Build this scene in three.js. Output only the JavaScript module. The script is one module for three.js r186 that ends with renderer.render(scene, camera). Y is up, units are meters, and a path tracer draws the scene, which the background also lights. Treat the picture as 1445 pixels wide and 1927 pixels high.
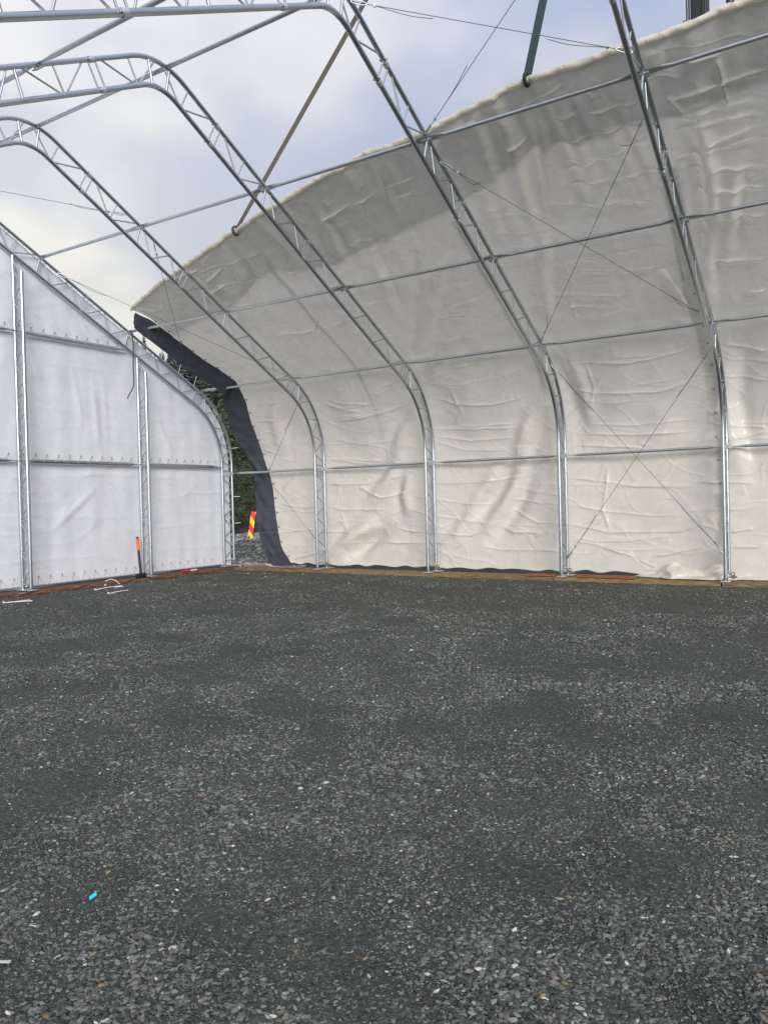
import * as THREE from 'three';
import { ImprovedNoise } from 'three/addons/math/ImprovedNoise.js';
import { mergeGeometries as mergeRaw } from 'three/addons/utils/BufferGeometryUtils.js';
import { RoundedBoxGeometry } from 'three/addons/geometries/RoundedBoxGeometry.js';

// ---------------------------------------------------------------- camera, sky, sun, exposure
// World: x runs along the hall (the gable stands at x = 0), z across it (the covered side wall at z = 0), y up. Metres.
const scene = new THREE.Scene();
const camera = new THREE.PerspectiveCamera(65.74, 767 / 1024, 0.05, 3000);
{
  const yaw = THREE.MathUtils.degToRad(-32.519), pitch = THREE.MathUtils.degToRad(-0.766), roll = THREE.MathUtils.degToRad(-1.459);
  const f = new THREE.Vector3(Math.sin(yaw) * Math.cos(pitch), Math.sin(pitch), -Math.cos(yaw) * Math.cos(pitch));
  const r = new THREE.Vector3(Math.cos(yaw), 0, Math.sin(yaw)), u = new THREE.Vector3().crossVectors(r, f);
  const r2 = r.clone().multiplyScalar(Math.cos(roll)).addScaledVector(u, Math.sin(roll));
  const u2 = u.clone().multiplyScalar(Math.cos(roll)).addScaledVector(r, -Math.sin(roll));
  camera.position.set(14.454, 1.575, 15.0);
  camera.quaternion.setFromRotationMatrix(new THREE.Matrix4().makeBasis(r2, u2, f.clone().negate()));
}
const renderer = new THREE.WebGLRenderer({ antialias: true });
renderer.toneMapping = THREE.LinearToneMapping;
renderer.toneMappingExposure = 2.65;
renderer.shadowMap.enabled = true;
renderer.shadowMap.type = THREE.PCFSoftShadowMap;

const mergeGeometries = (l) => mergeRaw(l.map((g) => (g.index ? g.toNonIndexed() : g)));
const noise3 = new ImprovedNoise();
const N = (x, y, z = 0) => noise3.noise(x, y, z);
const fbm = (x, y, z, o = 4) => { let a = 0, w = 0.5, f = 1; for (let i = 0; i < o; i++) { a += w * N(x * f + 17.3 * i, y * f - 9.1 * i, z * f + 3.7 * i); f *= 2.03; w *= 0.5; } return a; };
const ss = (a, b, x) => { const t = Math.min(1, Math.max(0, (x - a) / (b - a))); return t * t * (3 - 2 * t); };
const lerp = (a, b, t) => a + (b - a) * t;

// the veiled sun stands behind the camera, about as high as the roof slopes: the upright sheets are lit, the underside of the roof sheet is only grazed
const az = THREE.MathUtils.degToRad(138), el = THREE.MathUtils.degToRad(17.5);
const SUN = new THREE.Vector3(Math.sin(az) * Math.cos(el), Math.sin(el), -Math.cos(az) * Math.cos(el));
{
  // cloud deck: thin lavender-blue cloud, paler and warmer round the veiled sun, brighter towards the zenith as an overcast sky is
  const W = 1024, H = 512, px = new Float32Array(W * H * 4);
  const ga = THREE.MathUtils.degToRad(-57), g = new THREE.Vector3(Math.sin(ga) * Math.cos(0.22), Math.sin(0.22), -Math.cos(ga) * Math.cos(0.22));   // thin bright cloud low over the wood
  for (let j = 0; j < H; j++) for (let i = 0; i < W; i++) {
    const th = ((i + 0.5) / W - 0.5) * 2 * Math.PI, ph = ((j + 0.5) / H - 0.5) * Math.PI;
    const dx = Math.cos(ph) * Math.cos(th), dy = Math.sin(ph), dz = Math.cos(ph) * Math.sin(th);
    const up = Math.max(dy, 0), q = 1 / (up + 0.22);
    const a = fbm(dx * q * 1.1 + 3, dz * q * 1.1 - 1, 0.4, 6), b = fbm(dx * q * 2.6 - 5, dz * q * 2.6 + 8, 2.1, 5);
    const cloud = ss(-0.34, 0.38, a * 1.5 + b * 0.85 - 0.02);
    const s = Math.max(0, dx * g.x + dy * g.y + dz * g.z), glow = Math.pow(s, 16) * 0.75 + Math.pow(s, 4) * 0.3;
    const lift = 0.62 + 0.95 * up, veil = Math.pow(Math.max(0, dx * SUN.x + dy * SUN.y + dz * SUN.z), 5) * 0.55;
    const cl = [lerp(0.35, 0.59, cloud), lerp(0.41, 0.605, cloud), lerp(0.575, 0.67, cloud)];
    const o = (j * W + i) * 4;
    px[o] = (cl[0] * lift + glow * 0.30 + veil) * 0.415; px[o + 1] = (cl[1] * lift + glow * 0.27 + veil) * 0.415; px[o + 2] = (cl[2] * lift + glow * 0.17 + veil * 1.04) * 0.415; px[o + 3] = 1;
    if (dy < 0) { const k = Math.min(1, -dy * 6); for (let c = 0; c < 3; c++) px[o + c] *= lerp(1, 0.2, k); }
  }
  const sky = new THREE.DataTexture(px, W, H, THREE.RGBAFormat, THREE.FloatType);
  sky.mapping = THREE.EquirectangularReflectionMapping; sky.magFilter = THREE.LinearFilter; sky.minFilter = THREE.LinearFilter;
  sky.wrapS = THREE.RepeatWrapping; sky.needsUpdate = true;
  scene.background = sky; scene.environment = sky;
}
const sun = new THREE.DirectionalLight(0xf9faff, 1.5);
sun.position.copy(SUN).multiplyScalar(80); sun.target.position.set(6, 0, 6);
sun.castShadow = true; sun.shadow.radius = 50; sun.shadow.mapSize.set(2048, 2048);
Object.assign(sun.shadow.camera, { left: -35, right: 35, top: 35, bottom: -35, near: 1, far: 220 });
scene.add(sun, sun.target);

// ---------------------------------------------------------------- helpers
let seed = 20240611;
const rnd = () => { seed |= 0; seed = (seed + 0x6d2b79f5) | 0; let t = Math.imul(seed ^ (seed >>> 15), 1 | seed); t = (t + Math.imul(t ^ (t >>> 7), 61 | t)) ^ t; return ((t ^ (t >>> 14)) >>> 0) / 4294967296; };
const rr = (a, b) => a + (b - a) * rnd();
const V = (x, y, z) => new THREE.Vector3(x, y, z);
const taken = new Map();
const numbered = (n) => { const k = taken.get(n) || 0; taken.set(n, k + 1); return k ? `${n}_${String(k).padStart(3, '0')}` : n; };
const shade = (o) => { o.castShadow = true; o.receiveShadow = true; return o; };
function part(name, geometry, material, parent, label) {
  const m = shade(new THREE.Mesh(geometry, material)); m.name = name; parent.add(m);
  if (label) m.userData.label = label;
  return m;
}
function thing(name, label, category, pos = [0, 0, 0], group) {
  const o = new THREE.Group(); o.name = numbered(name); o.position.set(...pos); o.userData = { label, category };
  if (group) o.userData.group = group;
  scene.add(o); return o;
}
function solo(name, geometry, material, label, category, pos = [0, 0, 0], group) {
  const m = part(numbered(name), geometry, material, scene, label); m.position.set(...pos); m.userData.category = category;
  if (group) m.userData.group = group;
  return m;
}
function structure(name, geometry, material, label) {
  const m = part(name, geometry, material, scene, label); m.userData.kind = 'structure'; m.userData.category = 'ground'; return m;
}
const unitBar = new THREE.CylinderGeometry(1, 1, 1, 10, 1);
const UP = V(0, 1, 0);
function bar(name, a, b, r, material, parent) {
  const m = part(name, unitBar, material, parent), d = b.clone().sub(a);
  m.position.copy(a).addScaledVector(d, 0.5); m.quaternion.setFromUnitVectors(UP, d.clone().normalize()); m.scale.set(r, d.length(), r);
  return m;
}
function barGeo(a, b, r, seg = 8) {
  const d = b.clone().sub(a), g = new THREE.CylinderGeometry(r, r, d.length(), seg, 1);
  g.applyQuaternion(new THREE.Quaternion().setFromUnitVectors(UP, d.clone().normalize()));
  const m = a.clone().addScaledVector(d, 0.5); g.translate(m.x, m.y, m.z); return g;
}
const tube = (pts, r, seg = 8, n = 0) => new THREE.TubeGeometry(new THREE.CatmullRomCurve3(pts, false, 'centripetal'), n || Math.max(2, pts.length * 3), r, seg, false);
const poly = (pts, r, seg = 6) => mergeGeometries(pts.slice(1).map((p, i) => barGeo(pts[i], p, r, seg)));
const box = (w, h, d, r = 0.004) => new RoundedBoxGeometry(w, h, d, 1, Math.min(r, w / 3, h / 3, d / 3));
// a grid of (nu x nv) cells from f(i/nu, j/nv) -> [x, y, z, u, v]
function sheet(nu, nv, f) {
  const p = new Float32Array((nu + 1) * (nv + 1) * 3), uv = new Float32Array((nu + 1) * (nv + 1) * 2), idx = [];
  for (let j = 0, k = 0; j <= nv; j++) for (let i = 0; i <= nu; i++, k++) {
    const q = f(i / nu, j / nv); p[3 * k] = q[0]; p[3 * k + 1] = q[1]; p[3 * k + 2] = q[2]; uv[2 * k] = q[3]; uv[2 * k + 1] = q[4];
    if (i < nu && j < nv) idx.push(k, k + 1, k + nu + 2, k, k + nu + 2, k + nu + 1);
  }
  const g = new THREE.BufferGeometry(); g.setAttribute('position', new THREE.BufferAttribute(p, 3)); g.setAttribute('uv', new THREE.BufferAttribute(uv, 2));
  g.setIndex(idx); g.computeVertexNormals(); return g;
}
function dataTex(n, f, srgb, rep) {
  const d = new Uint8Array(n * n * 4);
  for (let j = 0; j < n; j++) for (let i = 0; i < n; i++) { const c = f(i, j), o = (j * n + i) * 4; d[o] = c[0]; d[o + 1] = c[1]; d[o + 2] = c[2]; d[o + 3] = 255; }
  const t = new THREE.DataTexture(d, n, n); t.wrapS = t.wrapT = THREE.RepeatWrapping; t.magFilter = THREE.LinearFilter; t.minFilter = THREE.LinearMipmapLinearFilter; t.generateMipmaps = true;
  if (srgb) t.colorSpace = THREE.SRGBColorSpace;
  if (rep) t.repeat.set(rep, rep);
  t.needsUpdate = true; return t;
}
const lin = (r, g, b) => new THREE.Color().setRGB(r, g, b);
// tileable noise on a torus-like blend
const tile = (i, j, n, s, z) => { const x = i / n * s, y = j / n * s, fx = i / n, fy = j / n; return (N(x, y, z) * (1 - fx) * (1 - fy) + N(x - s, y, z) * fx * (1 - fy) + N(x, y - s, z) * (1 - fx) * fy + N(x - s, y - s, z) * fx * fy); };

// ---------------------------------------------------------------- materials
const zincTex = dataTex(256, (i, j) => { const v = 140 + 40 * tile(i, j, 256, 10, 1) + 14 * tile(i, j, 256, 34, 4); return [v, v, v].map((q) => Math.max(40, Math.min(230, q))); }, false, 0.45);
const M = {
  zinc: new THREE.MeshStandardMaterial({ color: lin(0.52, 0.55, 0.56), metalness: 1.0, roughness: 0.62, roughnessMap: zincTex }),
  zincPurlin: new THREE.MeshStandardMaterial({ color: lin(0.60, 0.63, 0.63), metalness: 0.95, roughness: 0.7, roughnessMap: zincTex }),
  zincBar: new THREE.MeshStandardMaterial({ color: lin(0.46, 0.49, 0.50), metalness: 0.9, roughness: 0.45 }),
  zincPlate: new THREE.MeshStandardMaterial({ color: lin(0.62, 0.65, 0.66), metalness: 0.8, roughness: 0.4 }),
  bolt: new THREE.MeshStandardMaterial({ color: lin(0.42, 0.41, 0.38), metalness: 0.9, roughness: 0.45 }),
  rust: new THREE.MeshStandardMaterial({ color: lin(0.20, 0.14, 0.09), metalness: 0.4, roughness: 0.75 }),
  cable: new THREE.MeshStandardMaterial({ color: lin(0.10, 0.10, 0.11), metalness: 0.5, roughness: 0.55 }),
  rope: new THREE.MeshStandardMaterial({ color: lin(0.55, 0.53, 0.48), roughness: 0.9 }),
  black: new THREE.MeshStandardMaterial({ color: lin(0.012, 0.012, 0.014), roughness: 0.45 }),
  blackPaint: new THREE.MeshPhysicalMaterial({ color: lin(0.008, 0.008, 0.010), roughness: 0.55 }),
  whitePlastic: new THREE.MeshStandardMaterial({ color: lin(0.8, 0.8, 0.78), roughness: 0.5 }),
};
const crinkle = dataTex(1024, (i, j) => {
  const a = tile(i, j, 1024, 9, 0.3), b = tile(i, j, 1024, 21, 2.2), c = tile(i, j, 1024, 48, 5.1);
  const ridge = (v, p) => Math.pow(1 - Math.min(1, Math.abs(v) * 2.2), p);
  const v = 90 + 60 * ridge(a, 9) + 36 * ridge(b, 8) + 22 * c + 26 * a; const q = Math.max(0, Math.min(255, v)); return [q, q, q];
}, false);
const grime = dataTex(512, (i, j) => {
  const a = tile(i, j, 512, 5, 9.3), b = tile(i, j, 512, 15, 6.2), c = tile(i, j, 512, 70, 3.1);
  const v = 240 + 10 * a + 8 * b + 5 * c - 26 * Math.max(0, b + a - 0.32); return [v, v - 1 - 3 * Math.max(0, a), v - 4 - 6 * Math.max(0, a)].map((q) => Math.max(0, Math.min(255, q)));
}, true);
const fabric = (o) => new THREE.MeshPhysicalMaterial({ roughness: 1, thickness: 0, ior: 1.35, specularIntensity: 0.35, side: THREE.DoubleSide, bumpMap: crinkle, bumpScale: 0.006, map: grime, ...o });
M.cover = fabric({ color: lin(0.94, 0.88, 0.765), transmission: 0.42, clearcoat: 0.6, clearcoatRoughness: 0.25 });
M.coverHem = fabric({ color: lin(0.80, 0.86, 0.93), transmission: 0.62, clearcoat: 0.35, clearcoatRoughness: 0.35 });
M.gable = fabric({ color: lin(0.88, 0.88, 0.90), transmission: 0.30, clearcoat: 0.25, clearcoatRoughness: 0.4, bumpScale: 0.004 });
M.darkFlap = fabric({ color: lin(0.055, 0.058, 0.072), transmission: 0.03, roughness: 0.8, map: null, clearcoat: 0.35, clearcoatRoughness: 0.35 });
M.webbing = new THREE.MeshStandardMaterial({ color: lin(0.075, 0.062, 0.042), roughness: 0.85, side: THREE.DoubleSide });
M.webbingGreen = new THREE.MeshStandardMaterial({ color: lin(0.006, 0.026, 0.020), roughness: 0.8, side: THREE.DoubleSide });
const woodTex = (seedz, r, g, b) => dataTex(256, (i, j) => {
  const grain = tile(i, j * 14, 256, 6, seedz) * 0.5 + N(i * 0.012, j * 0.32, seedz) * 0.7 + N(i * 0.05, j * 1.1, seedz + 5) * 0.4;
  const k = 1 + 0.30 * grain + 0.10 * N(i * 0.05, j * 0.05, seedz + 9); return [r * k, g * k, b * k].map((q) => Math.max(0, Math.min(255, q)));
}, true);
M.pine = new THREE.MeshStandardMaterial({ map: woodTex(1.2, 122, 97, 62), roughness: 0.85 });
M.pineWorn = new THREE.MeshStandardMaterial({ map: woodTex(4.4, 108, 90, 60), roughness: 0.88 });
M.redwood = new THREE.MeshStandardMaterial({ map: woodTex(7.7, 90, 60, 34), roughness: 0.8 });
M.redwoodBright = new THREE.MeshStandardMaterial({ map: woodTex(9.3, 122, 74, 42), roughness: 0.8 });
// packing creases and soft folds of the cover, as polylines of [metres along the hall, metres up the cloth]
const CREASES = [[[3.37,3.79],[4.63,3.86]],[[3.46,3.98],[4.61,3.86]],[[3.25,3.47],[4.44,3.57],[5.65,3.74]],[[3.15,3.08],[4.06,2.92],[5.04,2.94]],[[3.09,2.63],[4.62,2.5]],[[6.04,3.8],[6.75,3.66],[7.48,3.57],[8.37,3.64]],[[6.4,4.15],[6.69,4.08],[8.71,4.24]],[[5.99,3.11],[7.97,3.02]],[[6.01,2.97],[6.87,2.82],[7.84,2.83]],[[6.0,2.86],[6.7,2.64],[7.72,2.58]],[[3.07,2.03],[4.24,2.02],[5.26,2.17]],[[3.92,1.92],[4.5,1.66],[5.25,1.77]],[[5.33,1.68],[6.67,1.48],[7.4,1.44]],[[5.92,1.95],[7.07,1.93],[8.11,2.04]],[[3.05,1.48],[3.34,1.4],[4.58,1.38]],[[5.19,1.4],[5.7,1.27],[6.54,1.13],[7.31,1.02]],[[4.79,1.0],[5.18,0.89],[6.77,0.78],[7.23,0.92]],[[4.52,0.65],[4.87,0.61],[6.29,0.62]],[[7.0,0.56],[7.48,0.47],[8.8,0.49]],[[7.73,1.33],[8.33,1.05],[8.78,1.05]],[[7.46,0.97],[7.79,0.85],[8.4,0.85]],[[7.77,1.56],[8.16,1.49],[8.76,1.44]],[[4.77,4.08],[5.21,4.12],[5.71,4.21]],[[5.98,0.92],[6.54,1.13]],[[6.33,0.5],[6.92,0.75]],[[8.22,0.75],[8.61,0.88]],[[6.67,4.03],[6.75,3.66],[6.82,3.48],[6.52,3.18]],[[3.34,1.36],[3.47,0.85]],[[6.63,3.14],[7.4,3.12],[8.02,3.11]],[[6.63,4.52],[7.44,4.58],[8.15,4.6]],[[8.99,1.96],[9.77,1.85],[10.34,1.74],[11.31,1.73]],[[8.97,1.43],[9.73,1.27],[10.61,1.17],[11.14,1.17]],[[8.98,1.03],[9.78,0.85],[11.14,0.87],[11.53,0.99],[11.86,0.88]],[[9.0,0.79],[9.45,0.68],[10.15,0.68],[11.16,0.8]],[[9.0,0.72],[9.98,0.51],[10.76,0.52]],[[9.63,0.56],[10.26,0.38]],[[11.44,1.79],[11.87,1.76],[12.43,1.74]],[[11.3,1.23],[11.56,1.27],[12.28,1.27],[12.55,1.35]],[[12.03,0.86],[12.39,0.92]],[[12.02,0.58],[12.48,0.59],[12.63,0.67]],[[10.37,0.31],[10.69,0.18]],[[10.59,0.37],[11.55,0.58]],[[9.78,2.15],[9.77,1.83],[9.67,1.29],[9.81,0.85]],[[10.7,0.63],[10.97,0.71]],[[9.21,4.22],[10.46,4.15],[11.85,4.25]],[[8.96,3.77],[9.66,3.58],[10.9,3.51],[11.78,3.67]],[[9.44,2.99],[10.37,2.9],[11.5,2.94]],[[9.46,2.8],[10.39,2.72],[11.43,2.72]],[[9.12,2.6],[10.42,2.49]],[[9.22,3.06],[9.46,2.8]],[[9.6,4.19],[9.68,3.69],[9.54,3.25]],[[12.06,4.24],[12.74,4.03]],[[12.02,3.64],[12.7,3.51]],[[10.04,6.52],[11.2,6.24],[11.68,6.22]],[[9.63,6.05],[10.66,5.75],[10.94,5.76]],[[9.39,5.45],[10.22,5.31],[10.88,5.38]],[[9.74,5.68],[10.48,5.53]],[[9.94,6.9],[10.0,6.3],[9.81,5.71],[9.79,5.09]],[[10.52,5.69],[10.87,5.84]],[[12.19,6.17],[12.92,6.0]],[[12.58,5.33],[12.85,5.36]],[[11.75,6.7],[11.73,5.77]],[[11.94,2.79],[12.66,2.7]],[[12.03,2.51],[12.66,2.64]],[[11.17,6.09],[10.99,5.86]],[[9.04,3.15],[9.65,3.54]],[[10.58,9.35],[11.27,9.29],[11.79,9.23]],[[10.59,8.9],[11.3,8.95],[11.88,8.94]],[[10.46,8.43],[11.19,8.54],[11.84,8.68]],[[10.39,8.23],[11.08,8.16],[11.82,8.14]],[[10.11,7.93],[11.17,7.71],[11.81,7.62]],[[10.45,7.15],[11.31,7.05],[11.82,7.03]],[[12.23,9.16],[12.81,9.18],[13.3,9.18]],[[12.12,8.97],[12.35,8.88],[13.26,8.78]],[[12.16,8.72],[12.58,8.66],[13.24,8.59]],[[12.06,8.23],[12.41,8.31],[13.22,8.43]],[[12.18,8.25],[13.19,8.2]],[[12.06,8.11],[12.39,7.94],[13.14,7.72]],[[12.8,9.52],[12.83,8.84]],[[12.17,9.24],[12.33,8.9]],[[12.47,9.61],[12.87,9.54]],[[12.14,7.63],[13.1,7.37]],[[12.04,7.08],[13.04,6.86]],[[10.3,9.59],[10.73,9.69],[10.98,9.77]],[[9.91,9.08],[10.24,9.08]],[[11.27,9.61],[11.31,9.48]],[[3.53,6.22],[4.52,6.16],[5.09,6.25]],[[7.6,6.15],[8.28,6.23]],[[6.91,5.31],[7.81,5.24]],[[7.39,6.96],[8.01,7.0]],[[4.98,6.21],[5.62,6.3]],[[5.94,6.68],[6.66,6.62]],[[4.77,6.73],[5.23,6.74]],[[5.06,4.22],[5.66,4.29]],[[3.18,3.92],[4.34,3.68]],[[3.13,3.53],[4.42,3.61]],[[7.26,5.93],[7.87,5.9]],[[5.54,5.72],[6.12,5.66]],[[7.5,6.73],[8.32,6.72]],[[4.83,6.48],[4.42,6.09]],[[5.5,7.07],[5.11,6.42]],[[6.96,8.82],[7.84,8.98],[8.54,9.1]],[[6.42,8.74],[7.11,8.88]],[[6.02,9.08],[6.11,8.75]],[[7.53,9.27],[7.43,8.99],[7.24,8.55]],[[9.11,9.61],[9.72,9.67]],[[7.9,8.76],[8.26,8.81]],[[7.92,9.22],[7.66,8.59]],[[6.74,9.11],[6.75,8.95]],[[3.6,6.21],[4.51,6.11]],[[1.14,5.84],[2.59,6.11]],[[1.46,4.11],[2.15,4.17]],[[1.2,3.7],[1.88,3.73]],[[1.27,3.42],[1.73,3.35]],[[3.12,8.04],[3.69,8.23]],[[3.45,7.86],[2.51,7.64]],[[1.1,2.97],[1.65,2.79]],[[4.93,7.74],[5.62,7.73]],[[2.28,8.29],[3.18,8.37]],[[1.1,0.82],[2.59,0.95]],[[1.38,1.6],[1.96,1.49],[2.61,1.48]],[[1.71,0.17],[2.57,0.35]],[[3.05,2.03],[3.55,1.99],[4.28,1.99]],[[2.17,0.56],[2.58,0.79],[2.82,0.88],[4.24,0.82]],[[1.48,1.92],[1.99,2.29]],[[3.29,1.16],[3.44,0.88]],[[1.8,1.66],[2.54,1.83]],[[3.88,1.94],[4.27,1.72]],[[3.07,2.62],[4.29,2.44]]];
const FOLDS = [[[3.01,0.26],[3.65,0.81],[4.17,1.04]],[[3.63,0.24],[3.97,0.55],[4.57,0.89]],[[4.84,2.49],[5.33,3.16],[5.77,3.58]],[[4.14,1.57],[4.6,1.94],[5.1,2.44]],[[6.74,0.99],[7.37,1.64],[7.83,2.31]],[[5.88,0.35],[6.54,0.89],[7.13,1.44]],[[8.02,2.67],[8.38,3.21],[8.74,3.7]],[[7.3,0.64],[7.91,1.49],[8.25,2.09]],[[6.18,4.09],[6.82,4.84]],[[5.23,1.18],[5.2,1.73],[5.35,2.17]],[[7.86,8.0],[7.28,6.89],[6.81,5.92],[6.18,4.96]],[[8.55,8.27],[7.94,7.16],[7.12,5.96],[6.55,5.01]],[[3.68,6.87],[3.26,6.08],[3.14,5.57]],[[6.39,8.99],[6.06,8.04]],[[6.99,8.2],[6.7,6.98],[6.46,6.11]],[[6.51,8.78],[6.26,7.84]],[[10.56,9.8],[10.34,9.14],[10.12,8.35],[9.75,7.07]],[[11.44,9.44],[11.47,8.45],[11.54,7.45]],[[12.23,9.9],[12.11,9.64]],[[12.33,8.78],[12.3,7.85],[12.13,6.42]],[[12.86,8.0],[12.59,7.07],[12.41,6.18]],[[10.04,7.98],[9.7,6.83],[9.25,5.26]],[[9.04,4.65],[9.12,4.0],[9.28,2.83]],[[8.31,3.47],[7.92,2.16]],[[12.14,4.15],[11.96,3.18],[12.23,1.84]],[[11.39,6.17],[11.61,5.14]],[[12.4,7.28],[12.14,6.19],[12.04,5.09]],[[3.58,7.74],[3.13,6.72],[2.39,5.36]],[[4.08,7.97],[3.39,6.25],[2.73,4.95]],[[4.17,8.36],[3.76,7.38]],[[2.26,4.48],[1.81,3.69],[1.65,2.75]]];
// ---------------------------------------------------------------- the hall's cross-section
// Polyline of the outer chord by arc length: leg, eave bend, straight rafter, rounded ridge, and the mirror image of these.
const A28 = THREE.MathUtils.degToRad(28), RIDGE = 7.25, LEG = 2.64, RB = 2.0, RA = 1.0, GAP = 0.36, U0 = -0.34;
const half = [];
for (let k = 0; k <= 22; k++) half.push([U0, LEG * k / 22]);
for (let k = 1; k <= 18; k++) { const t = (Math.PI / 2 - A28) * k / 18; half.push([U0 + RB - RB * Math.cos(t), LEG + RB * Math.sin(t)]); }
{
  const [eu, eh] = half[half.length - 1], uEnd = RIDGE - RA * Math.sin(A28), n = 40;
  for (let k = 1; k <= n; k++) { const u = lerp(eu, uEnd, k / n); half.push([u, eh + (u - eu) * Math.tan(A28)]); }
  const [cu, ch] = half[half.length - 1];
  for (let k = 1; k <= 10; k++) { const t = A28 * (1 - k / 10); half.push([RIDGE - RA * Math.sin(t), ch - RA * Math.cos(A28) + RA * Math.cos(t)]); }
}
const prof = half.concat(half.slice(0, -1).reverse().map(([u, h]) => [2 * RIDGE - u, h]));
const arc = [0]; for (let i = 1; i < prof.length; i++) arc.push(arc[i - 1] + Math.hypot(prof[i][0] - prof[i - 1][0], prof[i][1] - prof[i - 1][1]));
const TOTAL = arc[arc.length - 1], SR = TOTAL / 2;
// point, tangent and outward normal at arc length s; off moves it outward
function at(s, off = 0) {
  const q = Math.min(TOTAL - 1e-6, Math.max(0, s)); let lo = 0, hi = arc.length - 1;
  while (hi - lo > 1) { const m = (lo + hi) >> 1; if (arc[m] <= q) lo = m; else hi = m; }
  const t = (q - arc[lo]) / (arc[hi] - arc[lo]);
  const tanAt = (i) => { const a = prof[Math.max(0, i - 1)], b = prof[Math.min(prof.length - 1, i + 1)], l = Math.hypot(b[0] - a[0], b[1] - a[1]); return [(b[0] - a[0]) / l, (b[1] - a[1]) / l]; };
  const ta = tanAt(lo), tb = tanAt(hi), tu = lerp(ta[0], tb[0], t), thh = lerp(ta[1], tb[1], t), l = Math.hypot(tu, thh);
  const over = s < 0 ? s : s > TOTAL ? s - TOTAL : 0;
  const u = lerp(prof[lo][0], prof[hi][0], t), h = lerp(prof[lo][1], prof[hi][1], t), nu = -thh / l, nh = tu / l;
  return { u: u + nu * off + (tu / l) * over, h: h + nh * off + (thh / l) * over, tu: tu / l, th: thh / l, nu, nh };
}
const P = (x, s, off = 0) => { const q = at(s, off); return V(x, q.h, q.u); };
const S1 = 2.40, S2 = 4.86, S3 = 7.25, S4 = 9.70, S5 = SR - 0.14, S6 = TOTAL - 10.05;   // purlin lines

// ---------------------------------------------------------------- lattice arches
const BAY = 3;
function chordGeo(off, r) {
  const pts = [], n = 210; for (let k = 0; k <= n; k++) pts.push(P(0, TOTAL * k / n, off));
  const seg = 12, pos = [], nor = [], uv = [], idx = [];
  pts.forEach((p, k) => {
    const q = at(TOTAL * k / n);
    for (let a = 0; a <= seg; a++) { const t = a / seg * 2 * Math.PI, c = Math.cos(t), s = Math.sin(t); pos.push(p.x + r * s, p.y + r * c * q.nh, p.z + r * c * q.nu); nor.push(s, c * q.nh, c * q.nu); uv.push(k / n * TOTAL, a / seg * 0.2); }
    if (k < n) for (let a = 0; a < seg; a++) { const o = k * (seg + 1) + a; idx.push(o, o + seg + 2, o + 1, o, o + seg + 1, o + seg + 2); }
  });
  const g = new THREE.BufferGeometry(); g.setAttribute('position', new THREE.Float32BufferAttribute(pos, 3)); g.setAttribute('normal', new THREE.Float32BufferAttribute(nor, 3)); g.setAttribute('uv', new THREE.Float32BufferAttribute(uv, 2)); g.setIndex(idx); return g;
}
const basePlates = [[box(0.16, 0.014, 0.20, 0.003), 0, 0.02], [box(0.22, 0.014, 0.24, 0.003), 0.02, -0.36]];
const anchors = [barGeo(V(0.05, 0, 0.06), V(0.05, 0.06, 0.06), 0.011), barGeo(V(-0.05, 0, -0.07), V(-0.05, 0.05, -0.07), 0.011), barGeo(V(0.06, 0, 0.08), V(0.06, 0.09, 0.08), 0.012), barGeo(V(-0.03, 0.04, 0.09), V(0.12, 0.05, 0.06), 0.016), new THREE.TorusGeometry(0.03, 0.009, 6, 12).translate(0.06, 0.10, 0.09)];
const collarGeo = (off, s) => { const a = P(0, s - 0.035, off), b = P(0, s + 0.035, off); return barGeo(a, b, 0.041, 12); };
const nutGeo = (off, s) => { const p = P(0, s, off); return mergeGeometries([barGeo(V(-0.05, p.y, p.z), V(0.05, p.y, p.z), 0.008, 6), box(0.014, 0.026, 0.026, 0.003).translate(0.044, p.y, p.z), box(0.014, 0.026, 0.026, 0.003).translate(-0.044, p.y, p.z)]); };
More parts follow.
